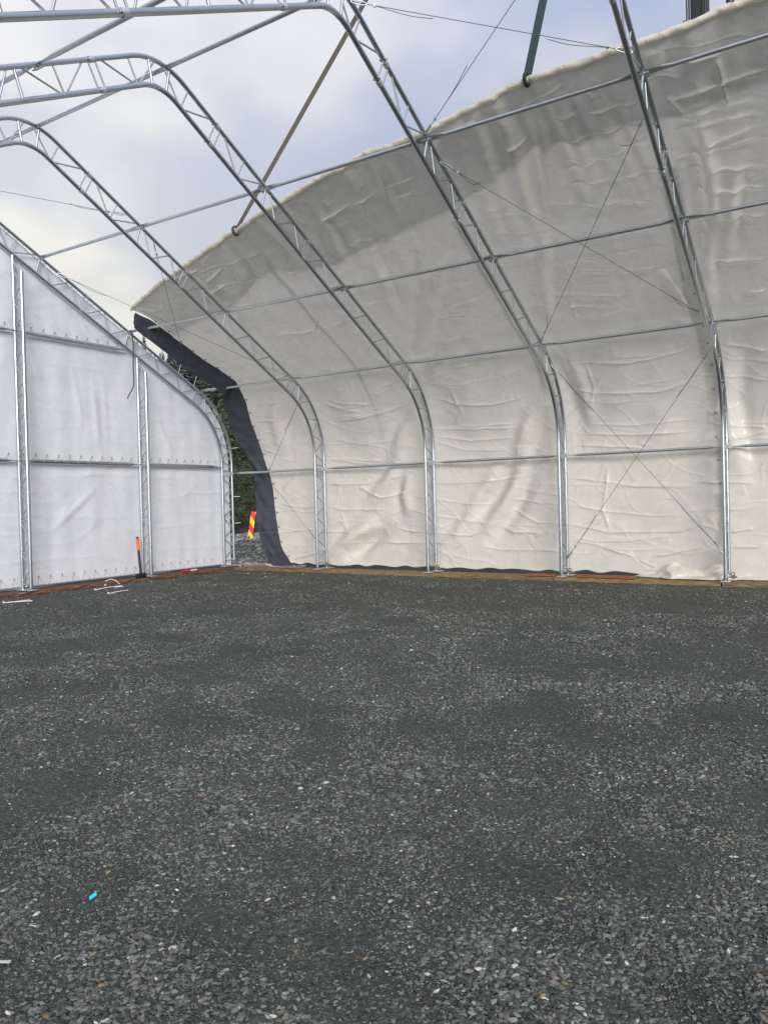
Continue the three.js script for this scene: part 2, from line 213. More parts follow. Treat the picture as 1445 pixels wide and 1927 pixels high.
function makeArch() {
  const o = new THREE.Group();
  part('outer_chord', chordGeo(0, 0.033), M.zinc, o);
  part('inner_chord', chordGeo(-GAP, 0.035), M.zinc, o);
  const mirror = (s) => [s, TOTAL - s];
  const web = (so, si, r = 0.0125) => { for (const m of [0, 1]) bar('web_bar', P(0, m ? TOTAL - so : so, -0.026), P(0, m ? TOTAL - si : si, -GAP + 0.026), r, M.zincBar, o); };
  const zig = (a, b, n, out = true) => { const d = (b - a) / n, e = d * 0.1; for (let k = 0; k < n; k++) { const s0 = a + k * d + e, s1 = a + (k + 1) * d - e; (out ? k % 2 === 0 : k % 2 === 1) ? web(s0, s1) : web(s1, s0); } };
  web(0.16, 0.16); zig(0.22, 2.30, 8, false); web(2.34, 2.34); web(2.47, 2.47, 0.016);
  zig(2.52, 4.62, 8); web(4.70, 4.70); web(4.80, 4.80); web(4.92, 4.92, 0.018);
  zig(4.97, 7.18, 6); web(S3, S3 - 0.05, 0.018);
  zig(7.30, 8.36, 3); web(8.41, 8.41); web(8.53, 8.53);
  zig(8.58, 9.62, 3, false); web(S4, S4 - 0.05, 0.018);
  zig(9.76, 10.80, 2); web(10.28, 10.28); web(10.86, 10.86); web(10.98, 10.98);
  zig(11.04, 12.12, 2); web(11.58, 11.58);
  web(S5 - 0.05, S5 - 0.05, 0.02); web(S5 + 0.33, S5 + 0.33);
  for (const s of [8.47, 10.92]) for (const q of mirror(s)) for (const off of [0, -GAP]) {
    const c = part('splice_sleeve', collarGeo(off, q), M.zincPlate, o); part('bolt', nutGeo(off, q + 0.07), M.bolt, c);
  }
  for (const [z, turn] of [[0, 0], [2 * RIDGE, Math.PI]]) {
    const c = Math.cos(turn);
    basePlates.forEach(([g, px, pz], k) => {
      const b = part('base_plate', g, M.zincPlate, o); b.position.set(px * c, 0.009, z + pz * c); b.rotation.y = turn;
      anchors.slice(k ? 2 : 0, k ? 5 : 2).forEach((g2, i) => { const a = part('anchor_bolt', g2, k ? M.rust : M.bolt, b); a.position.y = 0.007; });
    });
  }
  // purlin cleats: a small folded plate under each purlin line
  for (const s of [S1, S2, S3, S4, S6]) { const q = at(s, -0.045), c = part('purlin_cleat', box(0.16, 0.012, 0.075, 0.003), M.zincPlate, o); c.position.set(0, q.h, q.u); c.rotation.x = -Math.atan2(q.th, q.tu); }
  return o;
}
const archLabels = [
  'galvanised lattice arch that carries the white gable sheet',
  'galvanised lattice arch standing next to the gable, its leg beside the dark flap',
  'galvanised lattice arch second from the gable, its ridge bend whole at upper left',
  'galvanised lattice arch third from the gable, its ridge bend cut by the top',
  'galvanised lattice arch nearest the camera, seen almost edge-on at the right',
];
const arch0 = makeArch();
archLabels.forEach((label, k) => {
  const o = k ? arch0.clone() : arch0; o.name = numbered('lattice_arch'); o.position.set(k * BAY, 0, 0);
  o.userData = { label, category: 'arch', group: 'lattice arches of the hall' }; scene.add(o);
});

// ---------------------------------------------------------------- purlins: tubes pressed flat at both ends
function purlinGeo(len, flat = 0.30) {
  const seg = 14, st = [0, 0.09, 0.13, 0.2, 0.26, flat, 0.36], xs = [...st, ...st.map((v) => len - v).reverse()], pos = [], uv = [], idx = [];
  xs.forEach((x, k) => {
    const e = Math.min(x, len - x), t = ss(0.10, flat + 0.04, e), ry = lerp(0.007, 0.030, t), rz = lerp(0.044, 0.030, t);
    for (let a = 0; a <= seg; a++) { const g = a / seg * 2 * Math.PI; pos.push(x, ry * Math.sin(g), rz * Math.cos(g)); uv.push(x, a / seg * 0.2); }
    if (k < xs.length - 1) for (let a = 0; a < seg; a++) { const o = k * (seg + 1) + a; idx.push(o, o + seg + 1, o + seg + 2, o, o + seg + 2, o + 1); }
  });
  for (const [k, f] of [[0, 1], [xs.length - 1, -1]]) { const c = pos.length / 3; pos.push(xs[k], 0, 0); uv.push(0, 0); for (let a = 0; a < seg; a++) { const o = k * (seg + 1) + a; f > 0 ? idx.push(c, o, o + 1) : idx.push(c, o + 1, o); } }
  const g = new THREE.BufferGeometry(); g.setAttribute('position', new THREE.Float32BufferAttribute(pos, 3)); g.setAttribute('uv', new THREE.Float32BufferAttribute(uv, 2)); g.setIndex(idx); g.computeVertexNormals(); return g;
}
const pGeo = purlinGeo(BAY - 0.012), boltPair = mergeGeometries([0.05, BAY - 0.062].map((x) => barGeo(V(x, -0.03, 0), V(x, 0.022, 0), 0.009, 6)));
const rows = [['lowest', S1, 0], ['second lowest', S2, 0.35], ['third lowest', S3, 0.5], ['fourth lowest', S4, 0.5]];
const bays = ['between the gable arch and the next arch', 'between the first and second arches from the gable', 'between the second and third arches from the gable', 'between the third arch and the nearest one', 'running out of the picture right of the nearest arch'];
function purlin(label, k, s, tilt, y = 0) {
  const q = at(s), o = thing('purlin', label, 'purlin', [k * BAY + 0.006, q.h + y, q.u], 'purlins joining the arches');
  const roll = -Math.atan2(q.th, q.tu);
  const t = part('tube', pGeo, M.zincPurlin, o); t.rotation.x = roll * tilt / 0.5 * 1.0; const b = part('bolt', boltPair, M.bolt, t);
  return o;
}
rows.forEach(([row, s, tilt]) => bays.forEach((bay, k) => purlin(`galvanised purlin tube, ${row} row, ${bay}`, k, s, tilt)));
for (const [k, b] of [[0, 'ridge purlin tube between the gable arch and the next arch'], [1, 'ridge purlin tube between the first and second arches from the gable'], [2, 'ridge purlin tube between the second and third arches from the gable']]) purlin(b, k, S5, 0.5);
for (const [k, b] of [[1, 'purlin tube on the far slope reaching the second arch from the left edge'], [2, 'purlin tube on the far slope running up from the second arch ridge']]) purlin(b, k, S6, 0.5);

// ---------------------------------------------------------------- ground
const CAMX = 14.454, CAMZ = 15.0;
const wAlong = (x, z) => -(x - CAMX) * 0.7 - (z - CAMZ) * 0.714;      // metres from the camera towards the gap beside the gable
const inHall = (x, z) => ss(-0.9, 0.2, x) * ss(-1.0, 0.0, z);
function groundY(x, z) {
  const w = wAlong(x, z), inside = inHall(x, z);
  let y = -0.070 + inside * (0.026 * fbm(x * 0.45, z * 0.55, 0.7, 3) + 0.006 * N(x * 2.3, z * 2.3, 4) - 0.004);
  y += (1 - inside) * ss(22, 30, w) * (0.13 * Math.max(-0.2, Math.sin(w * 1.5 + 1.4 * N(x * 0.2, z * 0.2, 2))) + 0.12 * N(x * 0.5, z * 0.5, 6));
  return y;
}
const chipTex = (() => {
  const n = 1024, h = new Float32Array(n * n), c = new Float32Array(n * n * 3);
  for (let i = 0; i < n * n; i++) { const x = i % n, y = (i / n) | 0; const g = 64 + 20 * tile(x, y, n, 90, 2) + 34 * tile(x, y, n, 300, 7) + 6 * tile(x, y, n, 12, 3); c[3 * i] = g; c[3 * i + 1] = g + 2; c[3 * i + 2] = g - 1; h[i] = 40 + 25 * tile(x, y, n, 200, 5); }
  // thousands of small flat chips dropped on top of one another
  for (let k = 0; k < 15000; k++) {
    const big = rnd(), rad = 2 + 9 * big * big * big + 2 * rnd(), cx = rnd() * n, cy = rnd() * n, t = rnd() * Math.PI, asp = rr(0.4, 0.85), ct = Math.cos(t), st = Math.sin(t);
    let v = rr(38, 104), tr = 0, tb = 0; const kind = rnd();
    if (kind > 0.975) v = rr(115, 185); else if (kind > 0.96) { v = rr(80, 115); tr = 16; tb = -14; } else if (kind > 0.8) { tb = rr(0, 8); tr = -3; }
    const sides = rr(0, 6.28), hh = rr(60, 200), tilt = rr(-1, 1), R = Math.ceil(rad);
    for (let dy = -R; dy <= R; dy++) for (let dx = -R; dx <= R; dx++) {
      const a = (dx * ct + dy * st), b = (-dx * st + dy * ct) / asp, ang = Math.atan2(b, a), lim = rad * (0.82 + 0.18 * Math.cos(3 * ang + sides) + 0.1 * Math.cos(5 * ang - sides));
      if (a * a + b * b > lim * lim) continue;
      const i = ((((cy + dy) | 0) + n) % n) * n + ((((cx + dx) | 0) + n) % n), hz = hh + tilt * 14 * a / rad;
      if (hz < h[i] - 40) continue;
      h[i] = hz; c[3 * i] = v + tr; c[3 * i + 1] = v + 2 + tr * 0.3; c[3 * i + 2] = v - 1 + tb;
    }
  }
  const cl = (q) => Math.max(0, Math.min(255, q));
  return { map: dataTex(n, (i, j) => { const o = 3 * (j * n + i); return [cl(c[o]), cl(c[o + 1]), cl(c[o + 2])]; }, true), bump: dataTex(n, (i, j) => { const v = cl(h[j * n + i]); return [v, v, v]; }, false) };
})();
M.gravel = new THREE.MeshStandardMaterial({ map: chipTex.map, bumpMap: chipTex.bump, bumpScale: 0.02, roughness: 0.95, vertexColors: true, color: lin(0.85, 0.845, 0.77) });
{
  const n = 300, warp = (t) => { const a = Math.abs(t); return Math.sign(t) * (a * 18 + Math.pow(a, 5) * 1500); };
  const g = sheet(n, n, (a, b) => { const x = 7 + warp(a * 2 - 1), z = 6 - warp(b * 2 - 1); return [x, groundY(x, z), z, x / 1.7, z / 1.7]; });
  const p = g.attributes.position, col = new Float32Array(p.count * 3);
  for (let i = 0; i < p.count; i++) {
    const x = p.getX(i), z = p.getZ(i), a = fbm(x * 0.7, z * 0.7, 3.3, 4), out = 1 - inHall(x, z);
    const k = 1.02 + 0.62 * a + 0.18 * N(x * 0.22, z * 0.35, 9) + 0.45 * out * ss(20, 26, wAlong(x, z)); col[3 * i] = k; col[3 * i + 1] = k * 1.0; col[3 * i + 2] = k * (0.93 - 0.03 * a);
  }
  g.setAttribute('color', new THREE.BufferAttribute(col, 3));
  structure('ground', g, M.gravel, 'dark crushed slate gravel floor of the hall and yard');
}
// loose chips lying on it
function stoneGeo(k) {
  const g = new THREE.IcosahedronGeometry(1, 0), p = g.attributes.position, m = new Map();
  for (let i = 0; i < p.count; i++) {
    const key = [p.getX(i), p.getY(i), p.getZ(i)].map((v) => v.toFixed(3)).join();
    if (!m.has(key)) m.set(key, [rr(0.62, 1.2), rr(0.75, 1.15), rr(0.62, 1.2)]);
    const q = m.get(key); p.setXYZ(i, p.getX(i) * q[0], p.getY(i) * q[1], p.getZ(i) * q[2] * [0.62, 0.8, 0.5, 0.7, 0.9, 0.58][k % 6]);
  }
  g.deleteAttribute('uv'); g.computeVertexNormals(); return g;
}
const stones = [0, 1, 2, 3, 4, 5].map(stoneGeo);
M.stone = new THREE.MeshStandardMaterial({ color: lin(1, 0.99, 0.90), roughness: 0.82 });
{
  const yawC = -32.519, lists = stones.map(() => []);
  const zones = [[1.7, 4.2, 19000, 0.0024, 0.017], [4.2, 7.5, 8000, 0.0032, 0.019], [7.5, 12, 3200, 0.0045, 0.021], [12, 23.5, 850, 0.0065, 0.024]];
  for (const [r0, r1, dens, s0, s1] of zones) {
    const a0 = THREE.MathUtils.degToRad(31), area = a0 * (r1 * r1 - r0 * r0), n = Math.round(area * dens);
    for (let i = 0; i < n; i++) {
      const r = Math.sqrt(rr(r0 * r0, r1 * r1)), t = THREE.MathUtils.degToRad(yawC) + rr(-a0, a0);
      const x = CAMX + Math.sin(t) * r, z = CAMZ - Math.cos(t) * r;
      if (x < 0.42 || z < 0.14) continue;
      // coarse chips gather in drifts, fines fill the rest
      const drift = fbm(x * 0.9 + 4, z * 0.9, 8.2, 3) + 0.5 * N(x * 2.6, z * 2.6, 5.5);
      const b = rnd(); if (rnd() > 0.60 + drift * 1.6) continue;
      const size = lerp(s0, s1, b * b * b * (0.7 + drift * 0.9)) * rr(0.85, 1.15) * (rnd() > 0.994 ? 1.7 : 1);
      lists[(rnd() * stones.length) | 0].push([x, z, size]);
    }
  }
  const root = new THREE.Group(); root.name = 'loose_gravel'; root.userData = { label: 'loose grey slate chips scattered over the gravel floor', category: 'gravel', kind: 'stuff' }; scene.add(root);
  const m = new THREE.Matrix4(), q = new THREE.Quaternion(), e = new THREE.Euler(), col = new THREE.Color();
  lists.forEach((L, k) => {
    const im = new THREE.InstancedMesh(stones[k], M.stone, L.length); im.name = 'slate_chips'; im.userData.kind = 'stuff'; shade(im);
    L.forEach(([x, z, s], i) => {
      e.set(rr(-0.3, 0.3), rnd() * 6.283, rr(-0.3, 0.3)); q.setFromEuler(e);
      const flat = rr(0.30, 0.62), long = rr(1.0, 1.6);
      m.compose(V(x, groundY(x, z) + s * flat * rr(0.1, 0.6), z), q, V(s * long, s * flat, s)); im.setMatrixAt(i, m);
      const kind = rnd(); let v = 0.028 + 0.13 * Math.pow(rnd(), 1.7);
      if (kind > 0.988) { v = rr(0.2, 0.5); col.setRGB(v, v * 0.98, v * 0.94); }
      else if (kind > 0.968) { v = rr(0.08, 0.19); col.setRGB(v * 1.25, v * 0.92, v * 0.55); }
      else if (kind > 0.9672) col.setRGB(0.20, 0.085, 0.045);
      else if (kind > 0.85) { v *= 1.6; col.setRGB(v, v * 1.02, v * 0.93); }
      else if (kind > 0.70) col.setRGB(v * 0.86, v * 1.0, v * 0.90);
      else col.setRGB(v * 0.98, v, v * 0.94);
      im.setColorAt(i, col);
    });
    root.add(im);
  });
}
// ---------------------------------------------------------------- the side cover, hauled half-way up the roof
const pl = (t, x) => { for (let i = 1; i < t.length; i++) if (x <= t[i][0] || i === t.length - 1) { const [a, b] = [t[i - 1], t[i]]; return lerp(a[1], b[1], Math.min(1.5, Math.max(0, (x - a[0]) / (b[0] - a[0])))); } };
const smoothPl = (t, x) => (pl(t, x - 0.12) + pl(t, x) * 2 + pl(t, x + 0.12)) / 4;
const topOf = (x) => smoothPl([[0.3, 7.62], [0.58, 7.75], [1.91, 8.19], [2.87, 8.48], [3.9, 8.75], [4.64, 8.91], [5.82, 9.24], [6.88, 9.48], [7.98, 9.63], [8.95, 9.73], [9.67, 9.83], [10.56, 9.94], [11.35, 9.98], [13.4, 10.05], [16, 10.1]], x);
const hemOf = (x) => smoothPl([[0.3, 6.55], [0.9, 6.75], [1.9, 7.0], [3.14, 7.25], [4.58, 7.92], [5.2, 7.72], [6.2, 7.81], [6.98, 7.95], [7.69, 8.07], [8.73, 8.37], [10.06, 8.83], [10.4, 8.93], [11, 8.84], [11.85, 8.96], [12.4, 8.9], [13.3, 9.02], [16, 9.1]], x);
const edgeOf = (s) => smoothPl([[-0.2, 1.86], [0.09, 1.66], [0.4, 1.45], [0.75, 1.33], [1.42, 1.23], [2.16, 1.17], [2.44, 1.08], [2.85, 0.99], [3.63, 0.92], [4.42, 1.13], [4.92, 1.17], [5.51, 1.01], [6.67, 0.89], [7.3, 0.82], [7.75, 0.6], [9, 0.4]], s);
const XR = 15.6;
const segs = (L, pad) => L.map((line) => { const b = [1e9, 1e9, -1e9, -1e9]; let len = 0; line.forEach(([x, s], i) => { b[0] = Math.min(b[0], x); b[1] = Math.min(b[1], s); b[2] = Math.max(b[2], x); b[3] = Math.max(b[3], s); if (i) len += Math.hypot(x - line[i - 1][0], s - line[i - 1][1]); }); return { line, len, b: [b[0] - pad, b[1] - pad, b[2] + pad, b[3] + pad] }; });
const CR = segs(CREASES, 0.16), FO = segs(FOLDS, 0.75);
// nearest point of a polyline: [signed distance, share of its length]
function near(L, x, s) {
  let best = 1e9, sign = 1, run = 0, where = 0;
  for (let i = 1; i < L.line.length; i++) {
    const [ax, as] = L.line[i - 1], [bx, bs] = L.line[i], dx = bx - ax, ds = bs - as, l2 = dx * dx + ds * ds;
    const t = Math.min(1, Math.max(0, ((x - ax) * dx + (s - as) * ds) / l2)), d = Math.hypot(x - ax - dx * t, s - as - ds * t), l = Math.sqrt(l2);
    if (d < best) { best = d; sign = Math.sign(dx * (s - as) - ds * (x - ax)) || 1; where = (run + t * l) / L.len; }
    run += l;
  }
  return [best, sign, where];
}
const amp = CREASES.map((l, i) => 0.012 + 0.012 * Math.abs(Math.sin(i * 7.31))), foldAmp = FOLDS.map((l, i) => (i % 3 === 1 ? 0.11 : -0.075) * (0.8 + 0.5 * Math.abs(Math.sin(i * 3.7))));
function slack(x, s) {
  const wall = 1 - ss(4.0, 4.9, s), low = 1 - ss(0.0, 2.4, s), fx = x / BAY - Math.floor(x / BAY), mid = Math.sin(Math.PI * fx);
  // billow between the arches, diagonal pulls low down, loose vertical pleats above
  let d = 0.012 + wall * (0.05 + 0.075 * mid + 0.06 * (0.5 + N(x * 0.55 - s * 0.5, s * 0.35, 1.5))) + low * 0.10 * (0.4 + N(x * 0.9 - s * 1.0, s * 0.25 + x * 0.15, 7.7));
  d += (1 - wall) * (0.03 * mid + 0.075 * (0.45 + N(x * 1.5 - s * 0.08, s * 0.16, 3.1)) + 0.036 * (0.5 + N(x * 4.2 - s * 0.35, s * 0.3, 9.1)));
  d += 0.012 * N(x * 1.3, s * 3.4, 2.2) + 0.007 * N(x * 3.1 + s, s * 6.5, 5.5) - 0.014 * Math.pow(Math.max(0, 1 - 3 * Math.abs(N(x * 0.55 + 0.25 * N(x * 2, s * 2, 6), s * 1.7 + 0.1 * x, 12.5))), 9) - 0.011 * Math.pow(Math.max(0, 1 - 4 * Math.abs(N(x * 1.7, s * 2.1 + x * 0.4, 31.5))), 9);
  const xx = x + 0.03 * N(s * 4, x * 2, 1), sw = s + 0.012 * N(x * 5, s * 5, 3);
  for (let i = 0; i < CR.length; i++) {
    const L = CR[i]; if (x < L.b[0] || x > L.b[2] || s < L.b[1] || s > L.b[3]) continue;
    const [dist, , w] = near(L, x, sw), fade = Math.min(1, Math.min(w, 1 - w) * 6 + 0.12), a = amp[i] * (s > 4.8 ? 2.1 : 1.45) * (0.75 + 0.5 * N(x * 2, i, 1));
    d -= 1.25 * a * fade * Math.exp(-dist / 0.0125) + a * 0.35 * fade * Math.exp(-(dist * dist) / 0.003);
  }
  for (let i = 0; i < FO.length; i++) {
    const L = FO[i]; if (x < L.b[0] || x > L.b[2] || s < L.b[1] || s > L.b[3]) continue;
    const [dist, sg, w] = near(L, xx, s), wid = s > 4.8 ? 0.11 : 0.19, fade = Math.sin(Math.PI * Math.min(1, Math.max(0, w * 0.9 + 0.05)));
    d += foldAmp[i] * (s > 4.8 ? 0.95 : 1.25) * (i < 2 ? 1.5 : 1) * fade * (Math.exp(-(dist * dist) / (wid * wid)) - 0.7 * Math.exp(-((dist * sg - wid * 1.3) ** 2) / (wid * wid * 0.7)));
  }
  // gathered where the two lifting slings bite
  for (const c of [4.61, 10.56]) { const k = ss(6.6, 9.4, s) * Math.exp(-((x - c) ** 2) / 0.9); if (k > 0.01) d += 0.06 * k * (1 - 0.75 * ss(topOf(x) - 0.7, topOf(x) - 0.05, s)) * (Math.sin((x - c) * (9 + 7 * ss(7, 9.8, s))) + 0.3); }
  // between the arches the cloth spans straight from the eave purlin to the lowest one instead of following the bend
  const span = s > S1 && s < S2 ? Math.sin(Math.PI * (s - S1) / (S2 - S1)) : 0, tent = ss(0.06, 0.42, Math.min(fx, 1 - fx) * (1 + 0.25 * N(x * 0.7, s * 0.6, 3)));
  return Math.max(d, -0.004 + 0.01 * N(x * 3, s * 3, 4)) - 0.25 * span * tent;
}
const OFF = 0.052;
const coverAt = (x, s, extra = 0) => { const q = at(s, OFF + slack(x, Math.max(0, s)) + extra); return V(x, q.h, q.u); };
const cover = thing('tarpaulin_cover', 'creased translucent white cover hung outside the arches along the side wall', 'tarpaulin', [0, 0, 0]);
const bottomOf = (x) => 0.07 + 0.025 * N(x * 2.1, 3, 1) + 0.018 * Math.sin(x * 9 + N(x, 1, 1) * 4) - 0.03 * ss(10.1, 10.6, x);
part('sheet', sheet(640, 800, (a, b) => {
  const s0 = lerp(0, 10, b), xe = edgeOf(s0), x = lerp(xe, XR, a), s = lerp(bottomOf(x), topOf(x), b), xe2 = edgeOf(s), x2 = lerp(xe2, XR, a), s2 = lerp(bottomOf(x2), topOf(x2), b), p = coverAt(x2, s2);
  return [p.x, p.y, p.z, x2 / 1.9, s2 / 1.9];
}), M.cover, cover);
part('folded_hem', sheet(420, 40, (a, b) => {
  const x = lerp(edgeOf(7.2), XR, a), s = lerp(hemOf(x) + 0.02 * N(x * 3, 8, 1), topOf(x), b), p = coverAt(x, s, 0.028 + 0.03 * (0.5 + N(x * 1.4, s * 1.4, 8)) * (1 - b));
  return [p.x, p.y, p.z, x / 1.6, s / 1.6];
}), M.coverHem, cover);
{ // gathered rope pocket along the top edge
  const seg = 12, n = 1300, x0 = 0.62;
  part('gathered_edge', sheet(n, seg, (a, b) => {
    const x = lerp(x0, XR, a), t = b * 2 * Math.PI, ruff = 0.35 * Math.sin(x * 30 + 5 * N(x * 3, 1, 2) + t * 1.8) + 0.5 * N(x * 10, Math.cos(t), Math.sin(t)), r = 0.043 * (1 + 0.26 * ruff) + 0.006 * N(x * 2, 4, 4);
    const s = topOf(x), q = at(s), c = coverAt(x, s, 0.02); const cu = Math.cos(t) * r, cn = Math.sin(t) * r;
    return [x + 0.012 * Math.sin(x * 31 + t), c.y + q.th * (cu + 0.02) + q.nh * cn, c.z + q.tu * (cu + 0.02) + q.nu * cn, x / 0.8, b * 0.25];
  }), M.cover, cover, 'gathered white rope pocket along the top edge');
}
// overlapping seams: a second strip of cloth on the outside
for (const [xs, w] of [[4.68, 0.09], [8.62, 0.09], [11.84, 0.24]]) part('seam_strip', sheet(6, 220, (a, b) => {
  const s = lerp(0.12, 8.1, b), bow = xs > 11 ? 0.16 * ss(5, 8.4, s) + 0.16 * (1 - ss(0.4, 2.6, s)) - 0.06 : 0.05 * N(s, xs, 2) + (1 - ss(0, 2.5, s)) * 0.25, x = xs + bow + (a - 0.5) * w, p = coverAt(x, s, 0.016);
  return [p.x, p.y, p.z, x / 1.9, s / 1.9];
}), M.coverHem, cover);
const eyeletGeo = new THREE.TorusGeometry(0.016, 0.007, 5, 10);
const eyelet = (p, q, parent, mat = M.bolt) => { const e = part('eyelet', eyeletGeo, mat, parent); e.position.copy(p); e.lookAt(p.clone().add(q)); return e; };
for (let s = 0.25; s < 7.3; s += 0.37) { const x = edgeOf(s) + 0.055, q = at(s); eyelet(coverAt(x, s, -0.012), V(0, -q.nh, -q.nu), cover, M.black); }
for (let s = 0.5; s < 8.9; s += 0.42) { const x = 11.84 + 0.16 * ss(5, 8.4, s) + 0.16 * (1 - ss(0.4, 2.6, s)) - 0.02, q = at(s); eyelet(coverAt(x, s, -0.012), V(0, -q.nh, -q.nu), cover); }
{ // charcoal end flap: hangs down from the roof edge, stands out sideways along the wall
  const tip = (s) => smoothPl([[-0.1, 0.74], [0.3, 0.72], [0.7, 0.68], [1.43, 0.68], [2.0, 0.66], [2.39, 0.60], [3.02, 0.68], [3.84, 0.82], [4.4, 0.66], [4.8, 0.62], [5.7, 0.66], [6.7, 0.62], [7.33, 0.60], [7.7, 0.42]], s);
  const tipS = (b) => lerp(0.0, 7.68, b);
  part('end_flap', sheet(26, 300, (a, b) => {
    const s = tipS(b), roof = ss(4.35, 5.1, s), x = edgeOf(s) + 0.004, p = coverAt(Math.max(x, 0.4), s), k = tip(s) * a;
    const wave = (0.05 * N(s * 1.6, a * 1.2, 4.4) + 0.04 * Math.sin(s * 5.2 + a * 3.0) + 0.11 * N(s * 3.2, a * 2.5, 1)) * a;
    const q = at(s), out = 0.03 * a * a * (1 - roof), fold = (1 - roof) * 0.12 * Math.exp(-((s - 2.3) ** 2) / 0.1) * a;
    return [x - k * lerp(0.98, 0.42, roof) + 0.25 * wave + fold, p.y - k * 0.58 * roof - 0.02 * a * (1 - roof) + wave * roof * 0.4, p.z - out + wave + (q.nu * 0.0) - k * 0.10 * roof, a * 0.4, s / 1.9];
  }), M.darkFlap, cover, 'charcoal grey end flap hanging from the left edge');
}
{ // slack cloth spilling over the sleepers near the nearest arch
  part('spilled_fold', sheet(220, 40, (a, b) => {
    const x = lerp(10.3, 15.2, a), env = Math.min(1, Math.sin(Math.PI * Math.min(1, a * 1.01)) * 2.2), near4 = 1 - ss(11.75, 12.2, x), tri = Math.abs(((x * 1.35 + 0.5 * N(x * 1.3, b * 1.2, 3)) % 1) - 0.5) * 2, fine = Math.abs(N(x * 5 + b * 2, b * 3, 6));
    const h = (0.05 + near4 * (0.17 * tri + 0.06) + 0.07 * fine) * Math.pow(1 - b, 0.8) * env, z = -0.43 + b * (0.12 + 0.26 * near4 * (0.5 + 0.5 * tri)) * env + 0.05 * N(x * 4, b * 3, 6) * b;
    return [x + 0.04 * N(x * 3, b * 4, 2), 0.016 + h + 0.012 * Math.max(0, N(x * 9, b * 7, 1)), z, x / 1.9, b * 0.3];
  }), M.cover, cover);
}

// ---------------------------------------------------------------- the gable
const gable = thing('gable_tarpaulin', 'white sheet laced across the gable end behind two lattice posts', 'tarpaulin');
const rightAt = (h) => { // outer profile at height h
  let lo = 0, hi = SR; for (let k = 0; k < 40; k++) { const m = (lo + hi) / 2; at(m).h < h ? lo = m : hi = m; } return at(lo).u;
};
const TOPH = at(SR).h;
function gableX(u, h) {
  let x = -0.075 - 0.035 * (0.5 + N(u * 0.5, h * 0.22, 3)) - 0.030 * (0.5 + N(u * 1.9, h * 0.22 + 0.1 * u, 8)) * (0.6 + 0.6 * ss(2.6, 4.5, h)) - 0.018 * N(u * 1.2 - h, h * 1.6, 5) - 0.010 * N(u * 4, h * 0.7, 1) + 0.010 * Math.pow(Math.max(0, 1 - 4 * Math.abs(N(u * 0.6, h * 1.5, 22.5))), 3);
  for (const [h0, a, ph] of [[0.55, 0.010, 1], [1.1, 0.012, 2], [1.42, 0.010, 4], [1.9, 0.010, 5], [2.28, 0.012, 7], [3.3, 0.006, 9], [4.6, 0.006, 3]]) { const d = h - h0 - 0.10 * N(u * 0.45, ph, 1) - 0.03 * N(u * 2, ph, 4), k = ss(-0.15, 0.25, N(u * 0.5, ph * 3.1, 2)); x += 1.8 * a * k * Math.exp(-Math.abs(d) / 0.02); }
  for (const [u0, h0, u1, h1, a] of [[4.9, 1.15, 3.9, 1.95, 0.02], [5.0, 1.2, 6.2, 1.35, 0.014], [4.4, 1.75, 4.75, 1.35, 0.012], [5.3, 4.9, 5.05, 4.2, 0.012], [4.3, 4.6, 4.1, 3.4, 0.012], [3.8, 4.4, 3.7, 2.9, 0.014], [3.5, 4.5, 3.45, 3.0, 0.012], [2.0, 3.6, 1.6, 2.8, 0.012], [5.0, 5.6, 4.4, 5.25, 0.014], [3.9, 5.4, 4.0, 5.6, 0.01]]) {
    const du = u1 - u0, dh = h1 - h0, l2 = du * du + dh * dh, t = Math.min(1, Math.max(0, ((u - u0) * du + (h - h0) * dh) / l2)), d = Math.hypot(u - u0 - du * t, h - h0 - dh * t); x += 1.6 * a * Math.sin(Math.PI * (0.1 + 0.8 * t)) * Math.exp(-(d * d) / 0.006);
  }
  return Math.min(x, -0.042);
}
part('sheet', sheet(360, 230, (a, b) => {
  const h = lerp(0.03, TOPH - 0.01, b), ur = rightAt(h) + 0.012, ul = 2 * RIDGE - ur, u = lerp(ul, ur, a); return [gableX(u, h), h + 0.02 * Math.sin(u * 2) * (1 - b) ** 8, u, u / 1.7, h / 1.7];
}), M.gable, gable);
for (const h of [2.62, 3.9, 5.2]) part('seam_strip', sheet(200, 3, (a, b) => {
  const ur = rightAt(h) + 0.3, u = lerp(2 * RIDGE - ur, ur, a), hh = h + (h === 3.9 ? 0.05 : 0.2) * b; return [gableX(u, hh) - 0.006, hh, u, u / 1.7, hh / 1.7];
}), M.gable, gable);
